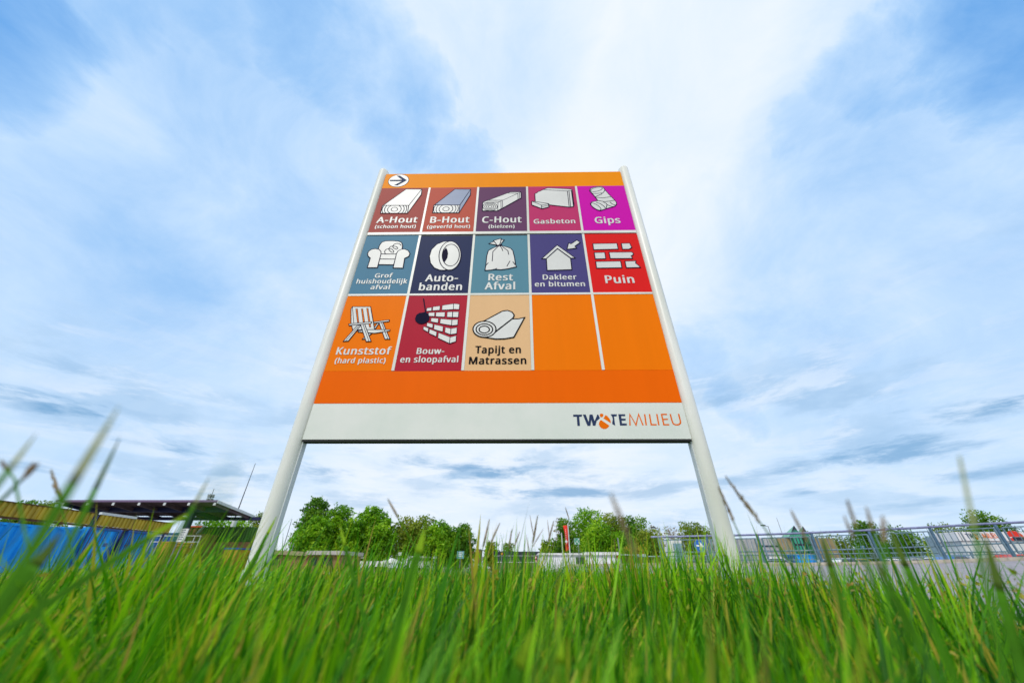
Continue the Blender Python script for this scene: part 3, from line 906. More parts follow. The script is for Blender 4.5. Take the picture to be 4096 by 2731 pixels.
def pic_carpet():
    p = Pict(R10)
    t = LW * 1.25
    p.fill([(935, 525), (1050, 522), (1157, 498), (965, 850), (800, 878), (640, 882), (460, 855), (610, 780)], 0, t, 4)
    p.fill([(330, 600), (420, 567), (760, 385), (850, 372), (930, 400), (970, 450), (960, 490), (935, 520), (645, 745), (500, 720)], 0, t, 4)
    p.fill(ell(440, 708, 205, 142), 0, t, 4)
    p.loop(ell(438, 712, 148, 100), t, 4).loop(ell(436, 714, 92, 62), t, 4)
    return p


TILES = [
    (0, 0, 'tile_brown_red', (160, 76, 70), pic_a, [('A-Hout', R1, 345, 1185, 1215, 1212, 1093), ('(schoon hout)', R1, 312, 1160, 1328, 1326, 1256)], 'brown red tile lettered A-Hout with a pale plank pictogram'),
    (0, 1, 'tile_rust', (182, 84, 68), pic_b, [('B-Hout', R1, 1468, 2276, 1215, 1212, 1090), ('(geverfd hout)', R1, 1405, 2296, 1328, 1326, 1256)], 'rust red tile lettered B-Hout with a painted plank pictogram'),
    (0, 2, 'tile_plum', (100, 62, 96), pic_c, [('C-Hout', R2, 468, 1280, 1212, 1210, 1086), ('(bielzen)', R2, 600, 1138, 1325, 1323, 1254)], 'plum tile lettered C-Hout with a railway sleeper pictogram'),
    (0, 3, 'tile_raspberry', (184, 54, 104), pic_gas, [('Gasbeton', R2, 1548, 2407, 1238, 1222, 1134)], 'raspberry tile lettered Gasbeton'),
    (0, 4, 'tile_magenta', (198, 14, 164), pic_gips, [('Gips', R3, 952, 1470, 1224, 1222, 1093)], 'magenta tile lettered Gips with a plaster cast pictogram'),
    (1, 0, 'tile_blue_grey', (82, 126, 152), pic_chair, [('Grof', R4, 728, 1090, 1002, 1002, 910), ('huishoudelijk', R4, 347, 1395, 1117, 1132, 1027), ('afval', R4, 640, 1030, 1242, 1246, 1150)], 'blue grey tile with an armchair pictogram'),
    (1, 1, 'tile_dark_navy', (38, 48, 84), pic_tyre, [('Auto-', R5, 320, 992, 1076, 1078, 936), ('banden', R5, 190, 1075, 1262, 1264, 1108)], 'dark navy tile with a tyre pictogram'),
    (1, 2, 'tile_teal_grey', (88, 134, 152), pic_bag, [('Rest', R5, 1645, 2146, 1060, 1058, 925), ('Afval', R5, 1565, 2191, 1250, 1246, 1090)], 'teal grey tile with a tied bag pictogram'),
    (1, 3, 'tile_violet', (74, 68, 122), pic_house, [('Dakleer', R6, 692, 1390, 1047, 1035, 932), ('en bitumen', R6, 525, 1565, 1192, 1174, 1078)], 'dark violet tile with a house pictogram'),
    (1, 4, 'tile_red', (214, 32, 32), pic_puin, [('Puin', R7, 650, 1238, 1118, 1110, 953)], 'bright red tile lettered Puin with broken bricks'),
    (2, 0, 'tile_orange', (238, 116, 0), pic_deck, [('Kunststof', R8, 470, 1440, 1157, 1157, 1020), ('(hard plastic)', R8, 445, 1345, 1310, 1312, 1213)], 'orange tile with a garden chair pictogram'),
    (2, 1, 'tile_crimson', (172, 36, 56), pic_bouw, [('Bouw-', R9, 480, 965, 1147, 1147, 1043), ('en sloopafval', R9, 185, 1215, 1298, 1298, 1183)], 'crimson tile with a wrecking ball pictogram'),
    (2, 2, 'tile_beige', (222, 180, 134), pic_carpet, [('Tapijt en', R10, 275, 1085, 1134, 1130, 1003), ('Matrassen', R10, 165, 1182, 1328, 1326, 1200)], 'beige tile with a rolled carpet pictogram and black lettering'),
    (2, 3, 'tile_orange', (238, 116, 0), None, [], 'blank orange tile beside the beige one'),
    (2, 4, 'tile_orange', (238, 116, 0), None, [], 'blank orange tile at the right post'),
]
xs = [XL + .003] + XD + [XR - .003]
zrows = [(ZL[1], ZL[2]), (ZL[3] - .0145, ZL[4]), (ZL[5], ZL[6])]
for r_, c_, mn, rgb, pf, txt, lab in TILES:
    x0 = xs[c_] + (bar_w / 2 + .0006 if c_ else 0)
    x1 = xs[c_ + 1] - (bar_w / 2 + .0006 if c_ < 4 else 0)
    zt_, zb_ = zrows[r_]
    if r_ == 1 and c_ in (0, 3, 4):
        zt_ += .009
    to = S(MB().box((x0, PY - .0015, zb_ + .0006), (x1, PY + .0036, zt_ - .0006)), 'tile', tile_mat(mn, rgb))
    to['label'] = lab
    if pf:
        p = pf()
        S(p.mb, 'pictogram', [M_letter, M_navy, M_steelblue, tile_mat('tile_orange', (238, 116, 0)), M_ink], to)
        for (s, reg, l, rr, b0, b1, tp) in txt:
            t = MB()
            put_text(t, s, reg, l, rr, b0, b1, tp, 0.0035)
            S(t, 'lettering', M_ink if mn == 'tile_beige' else M_letter, to)

S(MB().box((XL + .003, PY - .0022, ZL[7] + .0012), (XR - .003, PY + .0036, ZL[6] - .0012)), 'lower_band', tile_mat('tile_orange_shaded', (240, 102, 0), 1.06))  # sign orange made darker: the weaker light low on the panel is coloured in
ft = S(MB().box((XL + .003, PY - .0022, ZL[8] + .0005), (XR - .003, PY + .0036, ZL[7] - .0008)), 'footer_panel', mat('footer_white', (0.76, 0.77, 0.73), 0.4, 0, 0.04, 3, 0.4, 0, (1, 1, 1), (0.66, 0.72, 0.66)))


def logo(mb, f, d, wd):
    """f maps emblem coordinates to the 2-D plane, flat shapes into mb via callbacks"""
    for q in ([(207, 228), (345, 228), (340, 260), (300, 262), (312, 405), (272, 405), (262, 262), (205, 262)],
              [(357, 227), (402, 227), (448, 345), (462, 227), (510, 227), (540, 330), (575, 250), (580, 228), (598, 228), (625, 285), (572, 330), (555, 402), (515, 402), (490, 310), (475, 405), (430, 405)],
              [(790, 223), (890, 223), (887, 255), (845, 258), (864, 402), (815, 372), (825, 300), (815, 260)],
              [(912, 222), (1018, 222), (1022, 252), (958, 252), (962, 290), (1028, 292), (1028, 322), (965, 322), (970, 365), (1045, 367), (1048, 398), (940, 400)]):
        f(mb, q, 0)
    for q in ([(620, 235), (630, 217), (650, 211), (672, 217), (680, 232), (672, 258), (650, 272), (630, 260)], [(710, 235), (740, 252), (770, 285), (790, 320), (795, 362), (680, 288)],
              [(640, 310), (772, 400), (755, 428), (725, 448), (690, 455), (650, 442), (620, 412), (608, 380), (614, 342)]):
        f(mb, q, 1)
    for q in ([(1095, 398), (1092, 222), (1190, 393), (1230, 222), (1300, 396)], [(1325, 220), (1350, 396)], [(1400, 220), (1428, 386), (1512, 387)], [(1515, 220), (1548, 395)],
              [(1675, 225), (1590, 225), (1625, 386), (1710, 386)], [(1610, 302), (1690, 302)], [(1725, 218), (1755, 330), (1775, 372), (1810, 388), (1855, 386), (1885, 365), (1885, 330), (1855, 215)]):
        f(mb, q, 2)


def sign_logo(mb, q, kind):
    q = [pp(R11, *p) for p in q]
    if kind < 2:
        flat_poly(mb, q, 0.0028, kind)
    else:
        stroke(mb, q, 0.0076, 0.0028, 1)


lg = MB()
logo(lg, sign_logo, 0, 0)
S(lg, 'logo', [M_slate, M_orprint], ft)

# ------------------------------------------------------------------ materials of the surroundings
M_galv = mat('galvanised_blue', (0.17, 0.26, 0.32), 0.45, 0.35, 0.18, 8)
M_rail = mat('galvanised_rail', (0.22, 0.24, 0.40), 0.4, 0.4, 0.2, 8)
M_dpost = mat('railing_post', (0.10, 0.19, 0.28), 0.5, 0.3, 0.15)
M_yel = mat('yellow_sheet', (0.50, 0.37, 0.03), 0.55, 0.1, 0.2, 1.2, 0.4, 0, (1, 1, .3), (0.20, 0.13, 0.02))
M_yelb = mat('yellow_paint', (0.42, 0.28, 0.02), 0.5, 0.0, 0.15)
M_blue = mat('container_blue', (0.010, 0.36, 1.0), 0.55, 0.0, 0.10, 1.6, 0.25, 0, (1, 1.6, .25), (0.012, 0.16, 0.50))
M_blued = mat('container_blue_dark', (0.015, 0.10, 0.36), 0.5, 0.1, 0.15)
M_rust = mat('rusty_steel', (0.13, 0.065, 0.03), 0.85, 0.1, 0.3, 5)
M_beam = mat('beam_dark_blue', (0.018, 0.022, 0.085), 0.5, 0.2, 0.15)
M_roofu = mat('roof_sheet_brown', (0.13, 0.09, 0.10), 0.7, 0.1, 0.2, 2)
M_roofr = mat('roof_edge_violet', (0.18, 0.12, 0.22), 0.5, 0.2, 0.1)
M_pale = mat('pale_paint', (0.62, 0.66, 0.66), 0.5, 0.0, 0.1)
M_gren = mat('container_green', (0.05, 0.15, 0.02), 0.55, 0.1, 0.2, 2, 0.4, 0, (1, 1, .3))
M_wood = mat('weathered_wood', (0.26, 0.15, 0.06), 0.8, 0, 0.25, 3)
M_brick = mat('red_brick', (0.26, 0.075, 0.05), 0.85, 0, 0.2, 8)
M_wall = mat('white_render', (0.84, 0.84, 0.90), 0.7, 0, 0.06, 2)
M_beige = mat('beige_cladding', (0.31, 0.25, 0.13), 0.7, 0, 0.1, 1)
M_gwall = mat('grey_cladding', (0.42, 0.42, 0.43), 0.6, 0.1, 0.1, 1)
M_dark = mat('dark_roofing', (0.012, 0.014, 0.034), 0.6, 0, 0.1)
M_glass = glassy('window_glass', (0.025, 0.035, 0.05))
M_gglass = glassy('green_glass', (0.01, 0.30, 0.17))
M_steel = mat('grey_steel', (0.30, 0.32, 0.33), 0.4, 0.5, 0.1)
M_pole = mat('pole_dark', (0.06, 0.07, 0.08), 0.5, 0.3, 0.1)
M_red = mat('flag_red', (0.72, 0.03, 0.012), 0.7, 0, 0.08)
M_sgreen = mat('sign_green', (0.0, 0.28, 0.16), 0.4, 0, 0.05)
M_sblue = mat('sign_blue', (0.006, 0.12, 0.50), 0.4, 0, 0.05)
M_swhite = mat('sign_white', (0.80, 0.80, 0.80), 0.4, 0, 0.04)
M_tyre = mat('tyre_rubber', (0.02, 0.02, 0.02), 0.85)
M_orange = mat('orange_board', (0.55, 0.14, 0.05), 0.6)
M_cwhite = mat('car_white', (0.74, 0.75, 0.77), 0.18, 0.0, 0.03)
M_csilver = mat('car_silver', (0.45, 0.47, 0.50), 0.25, 0.5, 0.03)
M_cblue = mat('car_blue', (0.04, 0.16, 0.42), 0.2, 0.1, 0.03)
M_cred = mat('car_red', (0.45, 0.03, 0.02), 0.2, 0.0, 0.03)
M_cyel = mat('car_yellow', (0.70, 0.42, 0.03), 0.2, 0.0, 0.03)
M_cgrey = mat('car_grey', (0.12, 0.13, 0.15), 0.2, 0.3, 0.03)
M_bark = mat('bark', (0.075, 0.05, 0.032), 0.9, 0, 0.3, 6)


def local(mb, o, rz=0.0):
    off = Vector(o.location)
    if o.rotation_euler[2]:
        M = Matrix.Rotation(-o.rotation_euler[2], 3, 'Z')
        mb.v = [tuple(M @ (Vector(p) - off)) for p in mb.v]
    else:
        mb.v = [(a - off.x, b - off.y, c - off.z) for a, b, c in mb.v]
    return mb


def corr(a, b, z0, z1, pitch=0.3, depth=0.06, mi=0, mb=None):
    """trapezoid-corrugated sheet standing from a to b (2-D points)"""
    mb = mb or MB()
    a, b = Vector(a), Vector(b)
    d = b - a
    L = d.length
    d.normalize()
    n = Vector((d.y, -d.x))
    pts, x, k = [], 0.0, 0
    seq = ((0, 0), (.42, 0), (.5, 1), (.92, 1))
    while x < L:
        for fx, dd in seq:
            xx = min(x + fx * pitch, L)
            pts.append(a + d * xx + n * (dd * depth))
        x += pitch
    pts.append(b)
    vs = [(p.x, p.y, z0) for p in pts] + [(p.x, p.y, z1) for p in pts]
    m = len(pts)
    return mb.add(vs, [(i, i + 1, i + 1 + m, i + m) for i in range(m - 1)], mi)


# ------------------------------------------------------------------ railing beside the ramp
rl = thing('guard_railing', 'long galvanised guard railing with framed bar panels along the ramp kerb', 'railing', tuple(fl(0.0, 0, 0)))
rl.location.z = fl(0).z


def fz(s, t):                     # a point t of the way up the railing
    p = fl(s)
    zt = zt0 + (zt1 - zt0) * s - sag(s)
    p.z = p.z + (zt - p.z) * t
    return p


s_a, s_e = -0.022, 1.52
local(MB().tube([fz(s_a + (s_e - s_a) * k / 14, 1) for k in range(15)], 0.042, 12), rl).build('top_rail', M_rail, rl, smooth=True)
local(MB().tube([fz(s_a + .02 + (s_e - s_a - .02) * k / 14, .40) for k in range(15)], 0.026, 10), rl).build('middle_rail', M_galv, rl, smooth=True)
p_s = [0.005 + 0.166 * i for i in range(10)]
for i, s_ in enumerate(p_s):
    local(MB().bar(fz(s_, 0), fz(s_, .97), 0.10, 0.05), rl).build('post', M_dpost if i else M_galv, rl, bevel=.004)
for i in range(9):
    a, b = p_s[i] + .0105, p_s[i + 1] - .0105
    q = MB()
    lo_, hi_ = 0.10, 0.865
    off = FN * 0.055
    c = [fz(a, lo_) + off, fz(b, lo_) + off, fz(b, hi_) + off, fz(a, hi_) + off]
    for j in range(4):
        q.bar(c[j], c[(j + 1) % 4], 0.055, 0.04)
    local(q, rl).build('panel_frame', M_galv, rl)
    g = MB()
    for k in range(1, 10):
        t = a + (b - a) * k / 10
        g.bar(fz(t, lo_) + off, fz(t, hi_) + off, 0.017)
    local(g, rl).build('panel_bars', M_galv, rl)

# a lower second railing on the far side of the ramp
rl2 = thing('guard_railing', 'lower galvanised railing standing beyond the framed panels, along the far ramp edge', 'railing', (fl(0.1, -5).x, fl(0.1, -5).y, 0.0))


def f2(s, z):
    p = fl(s, -5.0)
    p.z = z + 0.1 * s
    return p


local(MB().tube([f2(-.1, 0.92), f2(1.6, 0.92)], 0.028, 8), rl2).build('top_rail', M_galv, rl2, smooth=True)
local(MB().tube([f2(-.1, 0.52), f2(1.6, 0.52)], 0.022, 8), rl2).build('lower_rail', M_galv, rl2, smooth=True)
for i in range(12):
    local(MB().bar(f2(-.1 + .155 * i, -.05), f2(-.1 + .155 * i, .92), 0.07, 0.05), rl2).build('post', M_galv, rl2)
    g = MB()
    for k in range(1, 12):
        t = -.1 + .155 * (i + k / 12)
        if t < 1.6:
            g.bar(f2(t, .1), f2(t, .9), 0.014)
    local(g, rl2).build('panel_bars', M_galv, rl2)

# ------------------------------------------------------------------ round arrow sign in front of the railing
c = at_y(2799, 2182, 15.0)
rr = (at_y(2822, 2182, 15.0).x - c.x) * 0.98
ars = thing('direction_sign', 'round blue traffic sign with a white arrow pointing right, low beside the railing', 'traffic sign', (c.x, c.y, 0.0))
pl_ = local(MB().tube([(c.x, c.y + .04, 0), (c.x, c.y + .04, c.z + rr * .8)], 0.03, 10), ars).build('pole', M_steel, ars, smooth=True)
dk = local(MB().disc((c.x, c.y, c.z), rr, 'y', 0.012, 40), ars).build('sign_disc', M_sblue, ars)
a_ = [(-.62, .13), (.05, .13), (-.18, .55), (.08, .62), (.68, 0), (.08, -.62), (-.18, -.55), (.05, -.13), (-.62, -.13)]
ca, sa = math.cos(R(-4)), math.sin(R(-4))
a_ = [(x * ca - y * sa, x * sa + y * ca) for x, y in a_]
am = MB().prism([(c.x + x * rr, c.z + y * rr) for x, y in a_], 'y', c.y - .009, c.y - .0065)
local(am, ars).build('arrow', M_swhite, dk)
for o in (dk,):
    pass
rim = MB()
n = 40
vs, fs = [], []
for k in range(n):
    a = 2 * math.pi * k / n
    for q in (rr * .93, rr * .985):
        vs.append((c.x + math.cos(a) * q, c.y - .0075, c.z + math.sin(a) * q))
for k in range(n):
    j = (k + 1) % n
    fs.append((2 * k, 2 * k + 1, 2 * j + 1, 2 * j))
local(rim.add(vs, fs), ars).build('rim', M_steel, dk)

# ------------------------------------------------------------------ left: containers, sheet screens, canopy
XC = -30.0


def ypx(px, py=2074, x=XC):
    return at_x(px, py, x).y


def zx(px, py, x=XC):
    return at_x(px, py, x).z


# corrugated yellow screens (three)
scr = [('yellow ribbed sheet screen nearest the camera, on the long blue container', -260, 368, 2005.5, 2063, 2050, 2098),
       ('yellow ribbed sheet screen right of the dark canopy post, with a white top edge', 390, 541, 2056, 2099, 2075, 2119),
       ('lower yellow ribbed sheet screen stepping down under the canopy', 543, 700, 2082, 2119, 2089, 2131)]
for k, (lab, xa, xb, t0, b0, t1, b1) in enumerate(scr):
    ya, yb = ypx(xa), ypx(xb)
    xx = max(xa, 0)
    z1 = (zx(xx, t0) + zx(xb, t1)) / 2
    z0 = (zx(xx, b0) + zx(xb, b1)) / 2
    sc_ = thing('sheet_screen', lab, 'screen', (XC, ya, 0), group='yellow sheet screens above the containers')
    local(corr((XC + .02, yb), (XC + .02, ya), z0, z1, 0.30, -0.07), sc_).build('ribbed_sheet', M_yel, sc_)
    local(MB().box((XC - .10, ya, z0 - .12), (XC + .0, yb, z0 - .002)), sc_).build('bottom_rail', M_rust, sc_)
    local(MB().box((XC - .10, ya, z1 + .002), (XC + .12, yb, z1 + (.16 if k == 1 else .05))), sc_).build('top_cap', M_pale if k == 1 else M_rust, sc_)
    for j in range(3):
        y = ya + .2 + (yb - ya - .4) * j / 2
        local(MB().bar((XC - .2, y, 0), (XC - .2, y, z1 - .05), .12), sc_).build('post', M_beam, sc_)

# blue containers
cA = thing('shipping_container', 'long bright blue ribbed container under the nearest yellow screen', 'container', (XC, ypx(-150, 2110), 0))
ya, yb = ypx(-150, 2110), ypx(340, 2110)
zt = (zx(0, 2093) + zx(330, 2110)) / 2
local(corr((XC, yb - .1), (XC, ya + .1), .16, zt - .12, 0.62, -0.12), cA).build('ribbed_side', M_blue, cA)
fr = MB()
fr.box((XC - 2.4, ya, zt - .12), (XC + .06, yb, zt))
fr.box((XC - 2.4, ya, .02), (XC + .06, yb, .16))
for y in (ya, yb - .12):
    fr.box((XC - .08, y, .16), (XC + .06, y + .12, zt - .12))
local(fr, cA).build('frame', M_blue, cA)
local(MB().box((XC - 2.4, ya + .05, .17), (XC - .09, yb - .05, zt - .125)), cA).build('body', M_blued, cA)


def door_box(lab, xa, xb, pyt, panels, dark):
    ya, yb = ypx(xa, pyt), ypx(xb, pyt)
    zt = zx((xa + xb) / 2, pyt)
    t = thing('shipping_container', lab, 'container', (XC, ya, 0))
    local(MB().box((XC - 2.4, ya, .04), (XC - .02, yb, zt)), t).build('body', M_blued if dark else M_blue, t, bevel=.02)
    fr = MB()
    fr.box((XC - .02, ya, zt - .14), (XC + .08, yb, zt))
    fr.box((XC - .02, ya, .04), (XC + .08, yb, .2))
    for y in (ya, yb - .12):
        fr.box((XC - .02, y, .2), (XC + .08, y + .12, zt - .14))
    local(fr, t).build('frame', M_blued, t)
    w_ = (yb - ya - .24) / panels
    for i in range(panels):
        y0 = ya + .12 + i * w_ + .025
        y1 = y0 + w_ - .05
        d = local(MB().box((XC - .015, y0, .22), (XC + .05, y1, zt - .16)), t).build('door', M_blue, t, bevel=.012)
        lb = MB()
        for yy in (y0 + .12, y1 - .12):
            lb.tube([(XC + .085, yy, .22), (XC + .085, yy, zt - .16)], .022, 8)
        local(lb, t).build('locking_bars', M_blued if i % 2 else M_rust, d, smooth=True)
        if not dark:
            local(MB().box((XC + .052, y0 + w_ * .3, zt * .58), (XC + .058, y0 + w_ * .62, zt * .58 + .22)), t).build('plate', M_blued, d)
        else:
            local(MB().box((XC + .052, y0 + .05, zt * .62), (XC + .10, y1 - .05, zt * .62 + .05)), t).build('latch', M_rust, d)
    return t


door_box('blue container with two tall double doors and a dark plate', 361, 486, 2112, 2, False)
door_box('worn blue container with four rusty latched door leaves', 512, 607, 2124, 4, True)

# canopy
yF, yB = 40.0, 46.6
xL, xR = at_y(226, 2003, yF).x, at_y(872, 2003, yF).x
zF = at_y(550, 2003, yF).z
zB = at_y(1040, 2064, yB).z
cn = thing('canopy', 'wide steel canopy with brown underside and dark blue beams over the containers', 'canopy', ((xL + xR) / 2, 43, 0))
rf_ = MB()
nn = 110
pv = []
for i in range(nn + 1):
    x = xL + (xR - xL) * i / nn
    dz = 0.05 * (i % 2)
    pv += [(x, yF, zF + dz), (x, yB, zB + dz)]
rf_.add(pv, [(2 * i, 2 * i + 1, 2 * i + 3, 2 * i + 2) for i in range(nn)])
local(rf_, cn).build('roof_sheet', M_roofu, cn)
local(MB().box((xL, yF - .06, zF - .10), (xR, yF - .005, zF + .10)), cn).build('front_trim', M_roofr, cn)
ed = MB()
ed.bar((xR + .04, yF - .06, zF - .06), (xR + .04, yB, zB - .06), .06, .26)
local(ed, cn).build('side_trim', M_pale, cn)
for i, px in enumerate((252, 353, 455, 558, 660, 757, 860)):
    x = at_y(px, 2010, yF).x
    local(MB().bar((x, yF + .02, zF - .28), (x, yB, zB - .28), .16, .30), cn).build('rafter', M_roofu if i else M_beam, cn)
    local(MB().box((x - .13, yF - .001, zF - .40), (x + .13, yF + .018, zF - .14)), cn).build('rafter_end', M_pale, cn)
zM = at_y(600, 2030, 42.5).z
xM0, xM1 = at_y(330, 2037, 42.5).x, at_y(922, 2037, 42.5).x
local(MB().box((xM0, 42.4, at_y(600, 2047, 42.5).z), (xM1, 42.7, zM)), cn).build('front_beam', M_beam, cn)
zB2 = at_y(900, 2067, 46).z
local(MB().box((at_y(420, 2070, 46).x, 45.9, at_y(900, 2080, 46).z), (at_y(1040, 2070, 46).x, 46.2, zB2)), cn).build('back_beam', M_beam, cn)
local(MB().bar((at_y(772, 2050, 42.5).x, 42.72, zM - .35), (at_y(865, 2078, 45.8).x, 45.85, at_y(865, 2078, 46).z + .1), .2, .45), cn).build('cross_beam', M_beam, cn)
for px, py in ((381, 2068), (750, 2096)):
    x = at_y(px, py, 42.5).x
    local(MB().box((x - .28, 42.36, 0), (x + .28, 42.74, at_y(600, 2046, 42.5).z)), cn).build('post', M_beam, cn)

# white notice board under the canopy
q = [at_y(a, b, 36.5) for a, b in ((724, 2113), (752, 2118), (735, 2171), (705, 2166))]
nb = thing('notice_board', 'white notice board with rows of small dark writing below the canopy', 'board', (q[0].x, 36.5, 0))
x0, x1 = (q[0].x + q[3].x) / 2, (q[1].x + q[2].x) / 2
z0, z1 = q[3].z, q[0].z
bo = local(MB().box((x0, 36.48, z0), (x1, 36.53, z1)), nb).build('board', M_swhite, nb)
tx = MB()
random.seed(3)
for k in range(5):
    zz = z1 - (z1 - z0) * (.16 + .17 * k)
    xx = x0 + .15
    while xx < x1 - .2:
        ww = random.uniform(.08, .22)
        tx.box((xx, 36.472, zz), (min(xx + ww, x1 - .1), 36.478, zz + .07))
        xx += ww + .07
local(tx, nb).build('lettering', M_slate, bo)
for x in (x0 + .1, x1 - .1):
    local(MB().bar((x, 36.56, 0), (x, 36.56, z1), .08), nb).build('leg', M_steel, nb)

# yellow platform railing and small skips
pr = thing('platform_railing', 'yellow pipe railing on a platform beside the notice board', 'railing', (hz(730, 37.5, 2180), 37.5, 0))
for z, (a, b) in ((at_y(740, 2172, 37.5).z, (702, 775)), (at_y(740, 2182, 37.5).z, (702, 775))):
    local(MB().tube([(hz(a, 37.5, 2180), 37.5, z), (hz(b, 37.5, 2180), 37.5, z)], .05, 8), pr).build('rail', M_yelb, pr, smooth=True)
for px in (704, 728, 752, 774):
    local(MB().tube([(hz(px, 37.5, 2180), 37.5, 0), (hz(px, 37.5, 2180), 37.5, at_y(px, 2172, 37.5).z)], .05, 8), pr).build('post', M_yelb, pr, smooth=True)
local(MB().box((hz(702, 37.5, 2180), 37.6, at_y(740, 2215, 37.5).z), (hz(775, 37.5, 2180), 37.66, at_y(740, 2188, 37.5).z)), pr).build('kick_plate', M_yelb, pr)
wr = thing('walkway_railing', 'white pipe railing of the walkway behind the yellow one', 'railing', (hz(700, 40, 2156), 40, 0))
for py in (2142, 2166):
    local(MB().tube([(hz(608, 40, 2156), 40, at_y(608, py, 40).z), (hz(800, 40, 2156), 40, at_y(608, py, 40).z)], .035, 8), wr).build('rail', M_pale, wr, smooth=True)
for px in (610, 640, 690, 775, 798):
    local(MB().tube([(hz(px, 40, 2156), 40, 0), (hz(px, 40, 2156), 40, at_y(px, 2142, 40).z)], .035, 8), wr).build('post', M_pale, wr, smooth=True)


def skip(lab, pxa, pxb, pyt, y, m, band=None, ribs=True):
    x0, x1 = hz(pxa, y, pyt + 15), hz(pxb, y, pyt + 15)
    zt = at_y((pxa + pxb) / 2, pyt, y).z
    t = thing('skip_container', lab, 'container', ((x0 + x1) / 2, y, 0))
    mb = MB()
    mb.prism([(x0 + .15, .05), (x1 - .15, .05), (x1, zt), (x0, zt)], 'y', y, y + 2.2)
    local(mb, t).build('body', m, t, bevel=.02)
    local(MB().box((x0 - .05, y - .06, zt + .002), (x1 + .05, y + 2.26, zt + .12)), t).build('top_rim', band or m, t)
    if ribs:
        rb = MB()
        k = max(3, int((x1 - x0) / .7))
        for i in range(1, k):
            x = x0 + (x1 - x0) * i / k
            rb.box((x - .06, y - .05, .1), (x + .06, y - .004, zt - .02))
        local(rb, t).build('ribs', m, t)
    return t


skip('yellow skip with wooden boards standing left of the notice board', 628, 684, 2170, 39, M_yelb)
skip('small yellow skip with a blue rim near the left sign post', 893, 950, 2196, 37, M_yelb, M_blued)
skip('second small yellow skip with a blue rim, right against the left sign post', 958, 992, 2198, 38, M_yelb, M_blued)
skip('brown rusty skip filled with timber behind the yellow railing', 752, 812, 2140, 44, M_wood)
# green ribbed container
t = thing('shipping_container', 'green ribbed container with a white end frame behind the left sign post', 'container', (hz(900, 46, 2126), 46, 0))
x0, x1 = hz(806, 46, 2126), hz(1016, 46, 2126)
zt, zb_ = at_y(860, 2106, 46).z, at_y(860, 2146, 46).z
local(corr((x0 + .1, 46), (x1, 46), zb_ - .5, zt, 0.32, 0.08), t).build('ribbed_side', M_gren, t)
local(MB().box((x0, 46.09, .05), (x1, 48.4, zt - .05)), t).build('body', M_gren, t)
local(MB().bar((x0 - .55, 45.9, zb_ - .1), (x0 + .1, 45.9, zt + .05), .28, .12), t).build('end_frame', M_pale, t)
local(MB().box((x0 - .2, 45.85, .05), (x1, 45.99, zb_ - .52)), t).build('lower_boards', M_wood, t)
# wooden boards with a red rail between
t = thing('shipping_container', 'dark blue container standing behind the white walkway railing', 'container', (hz(690, 52, 2140), 52, 0))
x0, x1, zt = hz(585, 52, 2140), hz(806, 52, 2140), at_y(690, 2130, 52).z
local(corr((x0, 52), (x1, 52), .15, zt - .12, .45, .07), t).build('ribbed_side', M_blued, t)
local(MB().box((x0, 52.1, .02), (x1, 54.4, zt - .121)), t).build('body', M_beam, t)
local(MB().box((x0 - .05, 51.9, zt - .12), (x1 + .05, 54.4, zt)), t).build('top_rim', M_blued, t)
t = thing('timber_bay', 'open timber storage bay with a red top rail under the canopy end', 'bay', (hz(790, 48, 2115), 48, 0))
x0, x1 = hz(748, 48, 2115), hz(812, 48, 2115)
zt = at_y(780, 2108, 48).z
local(MB().box((x0, 48, .05), (x1, 48.1, zt)), t).build('back_boards', M_wood, t)
local(MB().box((x0 - .1, 47.85, zt + .002), (x1 + .1, 48.05, zt + .14)), t).build('top_rail', M_red, t)
for px in (752, 770, 790, 808):
    local(MB().box((hz(px, 48, 2115) - .1, 47.86, .05), (hz(px, 48, 2115) + .1, 47.99, zt - .002)), t).build('upright', M_rust, t)
t = thing('white_flue', 'short white pipe standing up behind the green container', 'pipe', (hz(940, 50, 2098), 50, 0))
za = at_y(940, 2079, 50).z
local(MB().tube([(hz(934, 50, 2098), 50, 0), (hz(934, 50, 2098), 50, za - .2), (hz(934, 50, 2098), 50, za)], [.28, .28, .28], 14), t).build('shaft', M_pale, t, smooth=True)
local(MB().tube([(hz(934, 50, 2098), 50, za + .003), (hz(934, 50, 2098), 50, za + .12)], [.34, .34], 14), t).build('cowl', M_steel, t, smooth=True)


# ------------------------------------------------------------------ masts and lamp poles
def mast(name, lab, cat, px, y, pyt, r_a, r_b, m, extra=None):
    x = hz(px, y)
    z = at_y(px, pyt, y)
    x = z.x
    t = thing(name, lab, cat, (x, y, 0))
    local(MB().tube([(x, y, 0), (x, y, z.z * .5), (x, y, z.z)], [r_a, (r_a + r_b) / 2, r_b], 10), t).build('pole', m, t, smooth=True)
    return t, x, z.z


mast('mast', 'tall thin dark mast rising just left of the left sign post', 'mast', 1022, 52, 1852, .11, .03, M_pole)
mast('mast', 'thin dark mast standing between the left sign post and the tall tree', 'mast', 1168, 48, 2074, .06, .025, M_pole)
t, x, z = mast('radio_tower', 'slim radio tower with antenna drums above the canopy roof', 'tower', 857, 320, 1954, .9, .25, M_steel)
for k, pyy in enumerate((1980, 1986, 1996)):
    zz = at_y(857, pyy, 320).z
    dm = MB()
    for a in range(5):
        aa = 2 * math.pi * a / 5 + k
        dm.disc((x + 1.7 * math.cos(aa), 320 + 1.7 * math.sin(aa), zz), .75, 'y', 1.0, 12)
    dm.tube([(x, 320, zz - .5), (x, 320, zz - .2)], 1.9, 12)
    local(dm, t).build('antenna_ring', M_steel, t)


